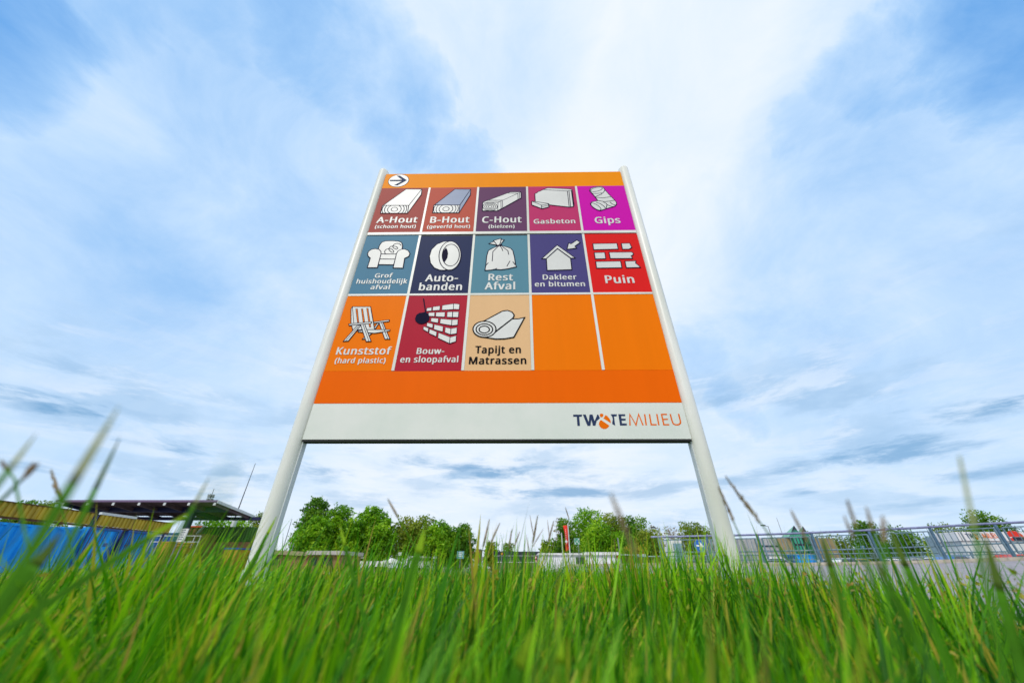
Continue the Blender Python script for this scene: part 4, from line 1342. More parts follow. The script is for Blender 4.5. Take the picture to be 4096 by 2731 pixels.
def lamp(lab, px, y, pyt, arm=-1):
    t, x, z = mast('street_lamp', lab, 'street lamp', px, y, pyt, .10, .05, M_steel)
    local(MB().bar((x, y, z - .05), (x + arm * .9, y - .1, z + .08), .07), t).build('arm', M_steel, t)
    local(MB().box((x + arm * .75 - .3, y - .26, z + .03), (x + arm * .75 + .3, y + .06, z + .17)), t).build('lamp_head', M_pole, t, bevel=.03)


lamp('street lamp with a dark head at the right end of the big trees', 2634, 55, 2112)
lamp('street lamp standing just right of the right sign post', 3072, 60, 2103)
mast('mast', 'thin pale mast between the right street lamp and the green glass peaks', 'mast', 3106, 70, 2069, .09, .03, M_steel)
mast('flag_pole', 'bare white pole left of the red flag', 'pole', 2246, 58, 2130, .08, .06, M_pale)
mast('pole', 'bare steel pole right of the white cabin', 'pole', 2471, 50, 2150, .09, .08, M_steel)
mast('pole', 'thin brownish pole behind the white cabin, beside the steel one', 'pole', 2456, 60, 2154, .06, .05, M_rust)

# flag on its pole
yf = 56.0
p0 = at_y(2271, 2092, yf)
fp = thing('flag_pole', 'white pole flying a narrow red banner flag', 'flag', (p0.x, yf, 0))
local(MB().tube([(p0.x, yf, 0), (p0.x, yf, p0.z)], [.085, .06], 10), fp).build('pole', M_pale, fp, smooth=True)
fm = MB()
fx0 = at_y(2261, 2100, yf).x
zt, zb_ = at_y(2268, 2100, yf).z, at_y(2272, 2197, yf).z
NV, NU = 26, 7
vs, fs = [], []
for i in range(NV + 1):
    t = i / NV
    for j in range(NU + 1):
        u = j / NU
        wv_ = .28 * math.sin(t * 7 + u * 2.4) * u
        wd = .55 * (1 - .25 * math.sin(t * 3.1)) + .15 * t
        vs.append((p0.x - .1 - u * wd + (.28 * t * t) * u, yf + wv_ + .1 * math.sin(u * 9 + t * 5) * u, zt + (zb_ - zt) * t - .25 * u * t))
for i in range(NV):
    for j in range(NU):
        a = i * (NU + 1) + j
        fs.append((a, a + 1, a + NU + 2, a + NU + 1))
fo = local(fm.add(vs, fs), fp).build('flag', M_red, fp, smooth=True)
so = fo.modifiers.new('thickness', 'SOLIDIFY')
so.thickness = 0.01
em = MB()
em.disc((p0.x - .42, yf - .34, at_y(2268, 2165, yf).z), .16, 'y', .02, 14)
for k in range(8):
    zz = zt - .6 - .24 * k
    em.box((p0.x - .45, yf - .33 - .012 * k, zz), (p0.x - .39, yf - .315 - .012 * k, zz + .10))
local(em, fp).build('emblem', M_swhite, fo)

# assembly-point sign
ya_ = 44.0
p0, p1 = at_y(2296, 2151, ya_), at_y(2319, 2177, ya_)
asg = thing('assembly_sign', 'square green sign with white arrows around a group, on a thin pole', 'sign', ((p0.x + p1.x) / 2, ya_, 0))
cx_, cz_ = (p0.x + p1.x) / 2, (p0.z + p1.z) / 2
hs = (p1.x - p0.x) / 2 * 1.03
local(MB().tube([(cx_ + .12, ya_ + .06, 0), (cx_ + .12, ya_ + .06, cz_ + hs)], .045, 8), asg).build('pole', M_steel, asg, smooth=True)
bo = local(MB().box((cx_ - hs, ya_ - .012, cz_ - hs * 1.06), (cx_ + hs, ya_ + .012, cz_ + hs * 1.06)), asg).build('board', M_sgreen, asg)
sy = MB()
yy = ya_ - .016
for sx in (-1, 1):
    for sz in (-1, 1):
        A = lambda u, v: (cx_ + sx * u * hs, cz_ + sz * v * hs)
        tri = [A(.34, .34), A(.72, .40), A(.40, .72)]
        sy.add([(a, yy, b) for a, b in tri], [(0, 1, 2)])
        qd = [A(.5, .6), A(.6, .5), A(.9, .8), A(.8, .9)]
        sy.add([(a, yy, b) for a, b in qd], [(0, 1, 2, 3)])
for dx, dz, s_ in ((-.26, -.05, .8), (.26, -.05, .8), (0, .02, 1.0), (0, -.25, .8)):
    sy.disc((cx_ + dx * hs, yy, cz_ + (dz + .18) * hs), .10 * s_ * hs, 'y', .003, 10)
    bd = [(-.11, -.28), (.11, -.28), (.13, .05), (-.13, .05)]
    sy.add([(cx_ + (dx + a * s_) * hs, yy, cz_ + (dz + b * s_) * hs) for a, b in bd], [(0, 1, 2, 3)])
brd = [((-.96, -.96), (.96, -.90)), ((-.96, .90), (.96, .96)), ((-.96, -.9), (-.90, .9)), ((.90, -.9), (.96, .9))]
for (a, b), (c_, d_) in brd:
    sy.box((cx_ + a * hs, yy - .001, cz_ + b * hs), (cx_ + c_ * hs, yy + .001, cz_ + d_ * hs))
local(sy, asg).build('symbol', M_swhite, bo)

# ------------------------------------------------------------------ buildings in the middle
# long low brown shed, left
ys = 40.0
x0, x1 = hz(1070, ys, 2200), hz(1372, ys, 2200)
zt = at_y(1150, 2192, ys).z
sh = thing('low_shed', 'long low brown shed with a pale roof edge right of the left sign post', 'building', ((x0 + x1) / 2, ys, 0))
local(MB().box((x0, ys, 0), (x1, ys + 5, zt - .5)), sh).build('wall', M_wood, sh)
xm = hz(1236, ys, 2200)
z2 = at_y(1300, 2206, ys).z
local(MB().prism([(x0 - .2, zt - .48), (xm, zt - .62), (xm, zt - .3), (x0 - .2, zt - .1)], 'y', ys - .3, ys + 5.3), sh).build('roof', mat('shed_roof', (0.30, 0.27, 0.15), .8), sh)
local(MB().box((xm + .01, ys - .35, z2 - .25), (x1 + .15, ys + 5.2, z2 + .08)), sh).build('roof', mat('shed_roof_pale', (.46, .43, .40), .8), sh)
for a, b in ((1085, 1112), (1246, 1268), (1290, 1330)):
    local(MB().box((hz(a, ys), ys - .03, .5), (hz(b, ys), ys - .002, zt - .75)), sh).build('opening', M_dark, sh)
fr = thing('metal_frame', 'small pale metal frame standing on the shed roof', 'frame', (hz(1142, 41), 41, zt - .3))
a, b, z_ = hz(1126, 41), hz(1156, 41), at_y(1140, 2172, 41).z
m_ = MB()
m_.bar((a, 41, zt - .3), (a, 41, z_), .04).bar((b, 41, zt - .3), (b, 41, z_), .04).bar((a, 41, z_), (b, 41, z_), .04).bar((a, 41, z_ - .22), (b, 41, z_ - .22), .03)
local(m_, fr).build('tubes', M_steel, fr)

# brick building
yb_ = 82.0
x0, x1 = hz(1884, yb_, 2203), hz(1922, yb_, 2203)
zt = at_y(1900, 2195, yb_).z
bk = thing('brick_building', 'small red brick block with one pale window beside the left trees', 'building', ((x0 + x1) / 2, yb_, 0))
local(MB().box((x0, yb_, 0), (x1, yb_ + 4, zt - .15)), bk).build('wall', M_brick, bk)
local(MB().box((x0 - .1, yb_ - .1, zt - .149), (x1 + .1, yb_ + 4.1, zt)), bk).build('roof_edge', M_roofr, bk)
wn_ = local(MB().box((hz(1898, yb_, 2203), yb_ - .04, at_y(1900, 2206, yb_).z), (hz(1915, yb_, 2203), yb_ - .002, at_y(1900, 2200, yb_).z)), bk).build('window', M_pale, bk)

# dark-roofed pavilion
yd = 68.0
x0, x1 = hz(1972, yd), hz(2162, yd)
zt, zr = at_y(2060, 2205, yd).z, at_y(2060, 2219, yd).z
pv_ = thing('flat_roof_building', 'low pavilion with a deep dark blue roof and white window frames', 'building', ((x0 + x1) / 2, yd, 0))
local(MB().box((x0 + .4, yd, 0), (x1 - .1, yd + 8, zr - .18)), pv_).build('wall', mat('pavilion_wall', (0.16, 0.13, 0.09), .8), pv_)
local(MB().box((x0, yd - .7, zr), (x1, yd + 8.5, zt)), pv_).build('roof', M_dark, pv_)
local(MB().box((x0 + .1, yd - .5, zr - .17), (x1 - .02, yd + 8.3, zr - .004)), pv_).build('fascia', M_swhite, pv_)
zw0, zw1 = at_y(2060, 2246, yd).z, zr - .2
for i in range(6):
    a = x0 + .6 + (x1 - x0 - 1) * i / 6
    b = a + (x1 - x0 - 1) / 6 - .12
    wn_ = local(MB().box((a, yd - .05, max(zw0, .4)), (b, yd - .004, zw1)), pv_).build('window', M_glass, pv_)
    f_ = MB()
    f_.box((a - .06, yd - .075, max(zw0, .4) - .1), (b + .06, yd - .052, max(zw0, .4)))
    f_.box((a - .06, yd - .075, max(zw0, .4)), (a, yd - .052, zw1))
    local(f_, pv_).build('frame', M_swhite, wn_)

# white cabin
yc = 62.0
x0, x1 = hz(2152, yc, 2211), hz(2484, yc, 2211)
zt = at_y(2400, 2207, yc).z
zl = at_y(2200, 2211, yc).z
cb = thing('white_cabin', 'long white flat-roofed cabin in front of the big trees with one barred window', 'building', ((x0 + x1) / 2, yc, 0))
xm = hz(2340, yc, 2211)
local(MB().box((x0 + .15, yc, 0), (x1 - .15, yc + 5, zl - .24)), cb).build('wall', M_wall, cb)
local(MB().box((x0, yc - .25, zl - .238), (xm, yc + 5.2, zl)), cb).build('roof_edge', M_swhite, cb)
local(MB().box((xm + .004, yc - .3, zl - .238), (x1, yc + 5.25, zt)), cb).build('roof_edge', M_swhite, cb)
a, b = hz(2302, yc, 2211), hz(2336, yc, 2211)
z0, z1 = at_y(2320, 2256, yc).z, at_y(2320, 2227, yc).z
z0 = max(z0, .5)
wn_ = local(MB().box((a, yc - .05, z0), (b, yc - .003, z1)), cb).build('window', M_glass, cb)
br = MB()
for k in range(6):
    x = a + (b - a) * k / 5
    br.bar((x, yc - .08, z0), (x, yc - .08, z1), .05)
local(br, cb).build('bars', M_rust, wn_)
local(MB().box((hz(2462, yc, 2211), yc - .06, at_y(2470, 2231, yc).z), (hz(2479, yc, 2211), yc - .003, at_y(2470, 2216, yc).z)), cb).build('orange_board', M_orange, cb)

# building with green glass peaks
yg = 84.0
gb = thing('glass_peak_building', 'beige and grey building with two pointed green glass towers', 'building', (hz(3110, yg, 2154), yg, 0))
zt = at_y(3000, 2151, yg).z
local(corr((hz(2945, yg, 2154), yg), (hz(3016, yg, 2154), yg), 0, at_y(3000, 2154, yg).z, .5, .08), gb).build('ribbed_wall', M_gwall, gb)
local(MB().box((hz(2945, yg, 2154), yg + .1, 0), (hz(3016, yg, 2154), yg + 12, at_y(3000, 2154, yg).z - .05)), gb).build('wall', M_gwall, gb)
local(MB().box((hz(3017, yg, 2154), yg - .3, 0), (hz(3158, yg, 2154), yg + 12, zt)), gb).build('wall', M_gwall, gb)
local(MB().box((hz(3225, yg, 2154), yg - .3, 0), (hz(3330, yg, 2154), yg + 12, at_y(3260, 2152, yg).z)), gb).build('wall', M_beige, gb)
local(MB().box((hz(3100, yg, 2154), yg - .8, 0), (hz(3157, yg, 2154), yg - .31, at_y(3100, 2153, yg).z)), gb).build('wall', M_beige, gb)
for pyt, pyb, pa, pb in ((2180, 2187, 3020, 3098), (2200, 2206, 3024, 3098)):
    local(MB().box((hz(pa, yg, 2154), yg - .36, at_y(3060, pyb, yg).z), (hz(pb, yg, 2154), yg - .305, at_y(3060, pyt, yg).z)), gb).build('window_band', M_glass, gb)
for (pa, pb, ptx, pty) in ((3140, 3189, 3172, 2101), (3190, 3223, 3207, 2104)):
    x0, x1 = hz(pa, yg, 2154), hz(pb, yg, 2154)
    zb_ = at_y(3160, 2150, yg).z
    tp = at_y(ptx, pty, yg)
    g = MB()
    vs = [(x0, yg - 1.5, zb_), (x1, yg - 1.5, zb_), (x1, yg + 1.6, zb_), (x0, yg + 1.6, zb_), (tp.x + .3, yg + .2, tp.z)]
    g.add(vs, [(0, 1, 4), (1, 2, 4), (2, 3, 4), (3, 0, 4), (0, 3, 2, 1)])
    pk = local(g, gb).build('glass_peak', M_gglass, gb)
    gl = MB()
    for k in range(7):
        t = k / 6
        b_ = (x0 + (x1 - x0) * t, yg - 1.53, zb_)
        gl.bar(b_, (tp.x + .3, yg + .17, tp.z), .07)
    local(gl, gb).build('glazing_bars', M_dark, pk)
    tw = local(MB().box((x0 + .6, yg - 1.45, 0), (x1, yg + 1.5, zb_ - .02)), gb).build('glass_tower', M_gglass, gb)
    gl = MB()
    for k in range(4):
        x = x0 + .6 + (x1 - x0 - .6) * k / 3
        gl.box((x - .06, yg - 1.52, 0), (x + .06, yg - 1.46, zb_ - .02))
    for k in range(1, 4):
        zz = zb_ * k / 4
        gl.box((x0 + .6, yg - 1.51, zz), (x1, yg - 1.46, zz + .3))
    local(gl, gb).build('glazing_bars', M_dark, tw)

# sand-coloured low building behind the railing centre
ysb = 95.0
lb_ = thing('low_building', 'low ochre building far behind the middle of the railing', 'building', (hz(3400, ysb, 2205), ysb, 0))
local(MB().box((hz(3320, ysb, 2205), ysb, 0), (hz(3450, ysb, 2205), ysb + 8, at_y(3400, 2203, ysb).z)), lb_).build('wall', M_beige, lb_)
local(MB().box((hz(3318, ysb, 2205), ysb - .3, at_y(3400, 2203, ysb).z + .004), (hz(3452, ysb, 2205), ysb + 8.3, at_y(3400, 2203, ysb).z + .3)), lb_).build('roof', M_roofu, lb_)
# bluish ribbed hall seen left of the arrow sign
hl = thing('ribbed_hall', 'pale blue ribbed hall seen through the left end of the railing', 'building', (hz(2710, 90, 2165), 90, 0))
local(corr((hz(2690, 90, 2165), 90), (hz(2726, 90, 2165), 90), 0, at_y(2710, 2172, 90).z, .6, .1), hl).build('ribbed_wall', mat('hall_blue', (.28, .42, .55), .5), hl)
local(MB().box((hz(2672, 90, 2165), 90.15, 0), (hz(2727, 90, 2165), 99, at_y(2710, 2160, 90).z)), hl).build('wall', M_swhite, hl)
gh = thing('ribbed_hall', 'grey ribbed hall between the arrow sign and the right sign post', 'building', (hz(2850, 88, 2165), 88, 0))
local(corr((hz(2820, 88, 2165), 88), (hz(2960, 88, 2165), 88), 0, at_y(2850, 2156, 88).z, .6, .1), gh).build('ribbed_wall', M_gwall, gh)
local(MB().box((hz(2820, 88, 2165), 88.15, 0), (hz(2960, 88, 2165), 97, at_y(2850, 2156, 88).z - .1)), gh).build('wall', M_gwall, gh)


# ------------------------------------------------------------------ vehicles
def car(lab, px, y, rz, body, L=4.3, H=1.5, kind='car', group='cars parked beyond the railing'):
    t = thing('parked_car', lab, 'car', (hz(px, y), y, 0), R(rz), group)
    W = 1.75
    if kind == 'van':
        prof = [(-L / 2, .35), (L / 2, .35), (L / 2, .95), (L / 2 - .35, 1.15), (L / 2 - 1.25, H - .05), (L / 2 - 1.7, H), (-L / 2 + .1, H - .02), (-L / 2, 1.0)]
        win = [(-L / 2 + .2, 1.15), (L / 2 - .75, 1.15), (L / 2 - 1.45, H - .2), (-L / 2 + .25, H - .2)]
    else:
        prof = [(-L / 2, .35), (L / 2, .35), (L / 2, .68), (L / 2 - .25, .80), (L / 2 - 1.05, .93), (L / 2 - 1.75, H - .08), (L / 2 - 2.2, H), (-L / 2 + 1.0, H - .02), (-L / 2 + .25, 1.0), (-L / 2, .9)]
        win = [(-L / 2 + .55, .98), (L / 2 - 1.25, .98), (L / 2 - 1.85, H - .14), (-L / 2 + 1.05, H - .13)]
    n = len(prof)
    mb = MB()

    def wid(z):
        return W / 2 * (1 - .16 * max(0, (z - .9) / (H - .9)) if z > .9 else 1)
    vs = [(x, -wid(z), z) for x, z in prof] + [(x, wid(z), z) for x, z in prof]
    tri = tessellate_polygon([[Vector((a, b, 0)) for a, b in prof]])
    fs = [tuple(q) for q in tri] + [tuple(i + n for i in reversed(q)) for q in tri] + [(i, (i + 1) % n, (i + 1) % n + n, i + n) for i in range(n)]
    mb.add(vs, fs)
    mb.build('body', body, t, smooth=True, bevel=.05)
    for sgn in (-1, 1):
        g = MB()
        off = .012
        g.add([(x, sgn * (wid(z) + off), z) for x, z in win], [(0, 1, 2, 3)])
        g.build('side_window', M_glass, t)
    wx0, wz0 = (prof[4][0], prof[4][1]) if kind != 'van' else (prof[3][0], prof[3][1])
    wx1, wz1 = (prof[5][0], prof[5][1]) if kind != 'van' else (prof[4][0], prof[4][1])
    k = .08
    g = MB()
    a, b = Vector((wx0, wz0)), Vector((wx1, wz1))
    a2, b2 = a.lerp(b, .1), a.lerp(b, .92)
    nx = Vector((b.y - a.y, -(b.x - a.x))).normalized() * .015
    if nx.x < 0:
        nx = -nx
    g.add([(a2.x + nx.x, -wid(a2.y) * .9, a2.y + nx.y), (a2.x + nx.x, wid(a2.y) * .9, a2.y + nx.y), (b2.x + nx.x, wid(b2.y) * .9, b2.y + nx.y), (b2.x + nx.x, -wid(b2.y) * .9, b2.y + nx.y)], [(0, 1, 2, 3)])
    g.build('windscreen', M_glass, t)
    for x in (-L / 2 + .8, L / 2 - .85):
        for sgn in (-1, 1):
            wz_ = MB().disc((x, sgn * (W / 2 - .08), .32), .32, 'y', .2, 20)
            wh = wz_.build('wheel', M_tyre, t)
            MB().disc((x, sgn * (W / 2 + .025), .32), .2, 'y', .015, 16).build('rim', M_csilver, wh)
    for sgn in (-1, 1):
        MB().box((L / 2 - .06, sgn * .62 - .18, .62), (L / 2 + .012, sgn * .62 + .18, .74)).build('headlight', M_swhite, t)
        MB().box((-L / 2 - .012, sgn * .72 - .1, .72), (-L / 2 + .06, sgn * .72 + .1, .9)).build('tail_light', M_cred, t)
    return t


car('white hatchback between the right sign post and the blue box', 3080, 50, 175, M_cwhite)
car('silver car just right of the blue box, behind the railing', 3300, 58, 10, M_csilver)
car('white estate car behind the middle railing panels, with an orange stripe car beside it', 3385, 52, 8, M_cwhite, 4.6)
car('orange yellow car half hidden behind the white estate', 3440, 54, 8, M_cyel)
car('white car left of the yellow one seen through the fourth panel', 3555, 56, 185, M_cwhite)
car('small yellow car seen through the fourth railing panel', 3590, 60, 10, M_cyel, 3.9)
car('blue grey car behind the fourth panel, right of the yellow one', 3660, 52, 5, M_csilver)
car('pale round-nosed car at the post between fourth and fifth panel', 3738, 48, 190, M_cwhite)
car('blue car in front of the white lorry', 3820, 40, 15, M_cblue)
car('white car in front of the lorry, under its lettering', 3915, 42, 5, M_cwhite, 4.5)
car('red car by the right edge of the picture behind the railing', 4075, 38, 10, M_cred)
car('dark grey car behind the arrow sign', 2800, 46, 20, M_cgrey)
car('red car half hidden by the right sign post', 2845, 52, 170, M_cred)
car('white van with a sloping bonnet parked in front of the left trees', 1665, 60, 205, M_cwhite, 4.6, 1.75, 'van', 'vans and cars in the yard')
car('silver car right of the white van', 1790, 64, 175, M_csilver, 4.3, 1.5, 'car', 'vans and cars in the yard')
car('white car at the right end of the left trees', 1882, 66, 5, M_cwhite, 4.3, 1.6, 'car', 'vans and cars in the yard')

# market parasol / tents, low white roofs left of the van
t = thing('white_tent', 'small pointed white tent left of the white van', 'tent', (hz(1568, 52), 52, 0))
x, z = hz(1568, 52), at_y(1568, 2230, 52).z
local(MB().add([(x - 1.3, 50.7, z - .55), (x + 1.3, 50.7, z - .55), (x + 1.3, 53.3, z - .55), (x - 1.3, 53.3, z - .55), (x, 52, z)], [(0, 1, 4), (1, 2, 4), (2, 3, 4), (3, 0, 4), (3, 2, 1, 0)]), t).build('roof', M_swhite, t)
for sx in (-1.2, 1.2):
    for sy_ in (-1.2, 1.2):
        local(MB().bar((x + sx, 52 + sy_, 0), (x + sx, 52 + sy_, z - .55), .07), t).build('leg', M_steel, t)
t = thing('white_barrier', 'long low white boarded barrier left of the pointed tent', 'barrier', (hz(1480, 50), 50, 0))
zz = at_y(1480, 2243, 50).z
for a, b in ((1374, 1430), (1432, 1500), (1502, 1556)):
    local(MB().box((hz(a, 50), 50, zz - .55), (hz(b, 50) - .05, 50.06, zz)), t).build('board', M_swhite, t)
for px in (1376, 1431, 1501, 1554):
    local(MB().bar((hz(px, 50), 50.1, 0), (hz(px, 50), 50.1, zz), .08), t).build('post', M_steel, t)
t = thing('white_roof_shelter', 'flat white shelter roof above the barrier at the foot of the trees', 'shelter', (hz(1430, 56), 56, 0))
zz = at_y(1430, 2227, 56).z
local(MB().box((hz(1388, 56), 55, zz - .18), (hz(1465, 56), 58, zz)), t).build('roof', M_swhite, t)
for px in (1390, 1428, 1463):
    local(MB().bar((hz(px, 56), 55.2, 0), (hz(px, 56), 55.2, zz - .182), .1), t).build('post', M_steel, t)


def small_sign(name, lab, px, py, y, wpx, hpx, m, m2=None, shape='box'):
    c = at_y(px, py, y)
    hw = (at_y(px + wpx / 2, py, y).x - c.x)
    hh = c.z - at_y(px, py + hpx / 2, y).z
    t = thing(name, lab, 'sign', (c.x, y, 0))
    local(MB().tube([(c.x, y + .05, 0), (c.x, y + .05, c.z + hh * .6)], .035, 8), t).build('pole', M_steel, t, smooth=True)
    if shape == 'box':
        b = local(MB().box((c.x - hw, y - .012, c.z - hh), (c.x + hw, y + .012, c.z + hh)), t).build('board', m, t)
        if m2:
            k = MB()
            for i in range(3):
                k.box((c.x - hw * .7, y - .018, c.z + hh * (.5 - .45 * i)), (c.x + hw * (.6 - .2 * (i % 2)), y - .0135, c.z + hh * (.68 - .45 * i)))
            local(k, t).build('lettering', m2, b)
    elif shape == 'tri':
        b = local(MB().prism([(c.x - hw, c.z - hh), (c.x + hw, c.z - hh), (c.x, c.z + hh)], 'y', y - .01, y + .01), t).build('board', m, t)
        local(MB().prism([(c.x - hw * .6, c.z - hh * .72), (c.x + hw * .6, c.z - hh * .72), (c.x, c.z + hh * .5)], 'y', y - .016, y - .0115), t).build('field', m2, b)
    elif shape == 'disc':
        b = local(MB().disc((c.x, y, c.z), hw, 'y', .02, 24), t).build('board', m, t)
        local(MB().disc((c.x, y - .0135, c.z), hw * .68, 'y', .004, 24), t).build('field', m2, b)
    return t


small_sign('yard_sign', 'small white board on a pole under the left trees', 1600, 2214, 46, 13, 12, M_swhite, M_slate)
small_sign('yard_sign', 'small blue white sign just right of the white van', 1740, 2229, 50, 14, 8, M_pale, M_slate)
small_sign('yard_sign', 'teal sign board at the right end of the left trees', 1842, 2218, 52, 28, 30, mat('teal_board', (.12, .33, .36), .5), M_swhite)
small_sign('warning_sign', 'red-rimmed triangular warning sign at the end of the dark-roofed pavilion', 2143, 2227, 56, 11, 12, M_red, M_swhite, 'tri')
small_sign('warning_sign', 'second triangular warning sign hanging below the first at the pavilion end', 2144, 2240, 55, 10, 11, M_red, M_swhite, 'tri')
small_sign('no_entry_sign', 'round red-rimmed sign in front of the pavilion windows', 2007, 2213, 60, 9, 9, M_red, M_cyel, 'disc')
small_sign('blue_sign', 'small blue board on a post behind the middle of the railing', 3451, 2189, 30, 16, 16, M_sblue, M_swhite)

# blue box container behind the railing
t = thing('blue_container', 'bright blue low container seen through the railing beside the glass peaks', 'container', (hz(3225, 55), 55, 0))
zt = at_y(3225, 2218, 55).z
local(corr((hz(3186, 55), 55), (hz(3266, 55), 55), .1, zt - .1, .4, .06), t).build('ribbed_side', M_blue, t)
local(MB().box((hz(3186, 55), 55.02, .05), (hz(3266, 55), 57.3, zt - .101)), t).build('body', M_blued, t)
local(MB().box((hz(3185, 55), 54.9, zt - .1), (hz(3267, 55), 57.3, zt)), t).build('top_rim', M_blue, t)

# white lorry with the company lettering
yl = 40.0
x0, x1 = hz(3826, yl, 2140), hz(4150, yl, 2140)
zt, zb_ = at_y(3900, 2126, yl).z, at_y(3900, 2163, yl).z
lo = thing('lorry', 'white box lorry with company lettering and a red round mark behind the railing', 'lorry', ((x0 + x1) / 2, yl, 0))
bx = local(MB().box((x0, yl, zb_), (x1, yl + 2.5, zt)), lo).build('cargo_box', M_cwhite, lo, bevel=.03)
fr = MB()
for x in (x0 + .25, x0 + .55):
    fr.box((x, yl - .03, zb_ + .02), (x + .07, yl - .003, zt - .02))
local(fr, lo).build('corner_strips', M_steel, bx)
local(MB().box((x0 + .2, yl + .1, .75), (x1, yl + 2.4, zb_ - .004)), lo).build('skirt', M_pale, lo)
local(MB().box((x0, yl + .5, .55), (x1 + .5, yl + 2.0, .748)), lo).build('chassis', M_dark, lo)
for x in (x0 + 1.2, x0 + 2.3, x1 - .6):
    wh = local(MB().disc((x, yl + .16, .5), .5, 'y', .3, 24), lo).build('wheel', M_tyre, lo)
    local(MB().disc((x, yl - .004, .5), .28, 'y', .02, 16), lo).build('rim', M_csilver, wh)
la_, lb2 = at_y(3868, 2150, yl), at_y(3990, 2136, yl)
LX, LZ = la_.x, at_y(3930, 2151, yl).z
LS = (lb2.x - la_.x) / (1885 - 207)
lm_ = MB()


def lorry_logo(mb, q, kind):
    q = [(LX + (x - 207) * LS, LZ + (398 - y) * LS * 1.25) for x, y in q]
    if kind < 2:
        tri = tessellate_polygon([[Vector((a, b, 0)) for a, b in q]])
        mb.add([(a, yl - .008, b) for a, b in q], [tuple(t) for t in tri], kind)
    else:
        for a, b in zip(q[:-1], q[1:]):
            mb.bar((a[0], yl - .008, a[1]), (b[0], yl - .008, b[1]), .07, .008, 1, up=(0, 1, 0))


logo(lm_, lorry_logo, 0, 0)
local(lm_, lo).build('logo', [M_slate, M_orprint], bx)
rd = MB()
rc = at_y(4062, 2146, yl)
rd.prism([(rc.x + .80 * math.cos(a), rc.z + .52 * math.sin(a)) for a in [math.pi * k / 20 * .98 + .05 for k in range(21)]], 'y', yl - .014, yl - .006)
local(rd, lo).build('red_mark', M_red, bx)
local(MB().box((rc.x - .35, yl - .02, zb_ + .05), (rc.x + 2.2, yl - .004, rc.z - .01)), lo).build('dark_panel', M_dark, bx)
local(MB().box((rc.x - .75, yl - .018, zb_ + .05), (rc.x - .37, yl - .004, rc.z - .08)), lo).build('red_panel', M_red, bx)
t = thing('grey_container', 'small blue grey container left of the lorry', 'container', (hz(3795, 46, 2150), 46, 0))
local(MB().box((hz(3766, 46, 2150), 46, .05), (hz(3828, 46, 2150), 48, at_y(3795, 2143, 46).z)), t).build('body', mat('blue_grey', (.22, .32, .38), .6), t, bevel=.03)
rb = MB()
for k in range(5):
    x = hz(3768 + 13 * k, 46, 2150)
    rb.box((x, 45.95, .1), (x + .08, 45.998, at_y(3795, 2146, 46).z))
local(rb, t).build('ribs', M_pale, t)

# planters with yellow flowers
M_flow = leaf_mat('flower_leaf', [(0, (.10, .20, .02)), (.5, (.35, .33, .03)), (1, (.70, .38, .02))], .3)


def leaf_cloud(name, mat_, parent, blobs, n, size, seed, flat=.0):
    """leaf-sized quads through the volume of several clumps; blobs are (x, y, z, rx, ry, rz)"""
    rng = np.random.default_rng(seed)
    B = np.array(blobs, float)
    wts = (B[:, 3] * B[:, 4] * B[:, 5]) ** .62
    idx = rng.choice(len(B), n, p=wts / wts.sum())
    d = rng.normal(size=(n, 3))
    d /= np.linalg.norm(d, axis=1)[:, None]
    rad = rng.uniform(.25, 1, n) ** .42
    lump = 1 + .22 * np.sin(d[:, 0] * 5 + idx) * np.cos(d[:, 2] * 6 + idx * 1.7) + .12 * rng.normal(size=n)
    C = B[idx, :3] + d * (rad * lump)[:, None] * B[idx, 3:6]
    nrm_ = d * .6 + rng.normal(size=(n, 3)) * .7 + np.array([0, 0, .35])
    nrm_ /= np.linalg.norm(nrm_, axis=1)[:, None]
    u = np.cross(nrm_, rng.normal(size=(n, 3)))
    u /= np.linalg.norm(u, axis=1)[:, None]
    v = np.cross(nrm_, u)
    s = size * rng.uniform(.55, 1.35, n)[:, None]
    V = np.stack([C - u * s * .5, C + v * s * .33, C + u * s * .62, C - v * s * .33], 1).reshape(-1, 3)
    me = bpy.data.meshes.new(name)
    me.vertices.add(4 * n)
    me.vertices.foreach_set('co', V.ravel())
    me.loops.add(4 * n)
    me.loops.foreach_set('vertex_index', np.arange(4 * n, dtype=np.int32))
    me.polygons.add(n)
    me.polygons.foreach_set('loop_start', np.arange(0, 4 * n, 4, dtype=np.int32))
    me.polygons.foreach_set('loop_total', np.full(n, 4, np.int32))
    at = me.attributes.new('tint', 'FLOAT', 'FACE')
    bt = rng.uniform(0, 1, len(B))
    at.data.foreach_set('value', np.clip(.5 * bt[idx] + .5 * rng.uniform(0, 1, n), 0, 1).astype(np.float32))
    me.materials.append(mat_)
    me.update()
    me.validate()
    if parent is None:
        return me
    o = bpy.data.objects.new(name, me)
    COL.objects.link(o)
    o.parent = parent
    return o


for (pa, pb, lab, sd_) in ((2494, 2538, 'planter with yellow flowering grass right of the white cabin', 1), (2548, 2592, 'planter with orange yellow flowers nearest the railing end', 2)):
    yp = 34.0
    x0, x1 = hz(pa, yp), hz(pb, yp)
    zt = at_y(2540, 2217, yp).z
    t = thing('flower_planter', lab, 'planter', ((x0 + x1) / 2, yp, 0), 0, 'flower planters beside the cabin')
    local(MB().prism([(x0 + .12, 0), (x1 - .12, 0), (x1, zt - .06), (x0, zt - .06)], 'y', yp, yp + .9), t).build('tub', M_rust, t, bevel=.02)
    local(MB().box((x0 - .06, yp - .06, zt - .058), (x1 + .06, yp + .96, zt + .02)), t).build('rim', M_pale, t, bevel=.015)
    xm = (x1 - x0) / 2
    leaf_cloud('flowers', M_flow, t, [(-.2, .4, zt + .25, .4, .3, .35), (.2, .4, zt + .32, .4, .3, .45), (0, .4, zt + .15, .55, .4, .25)], 420, .14, sd_)

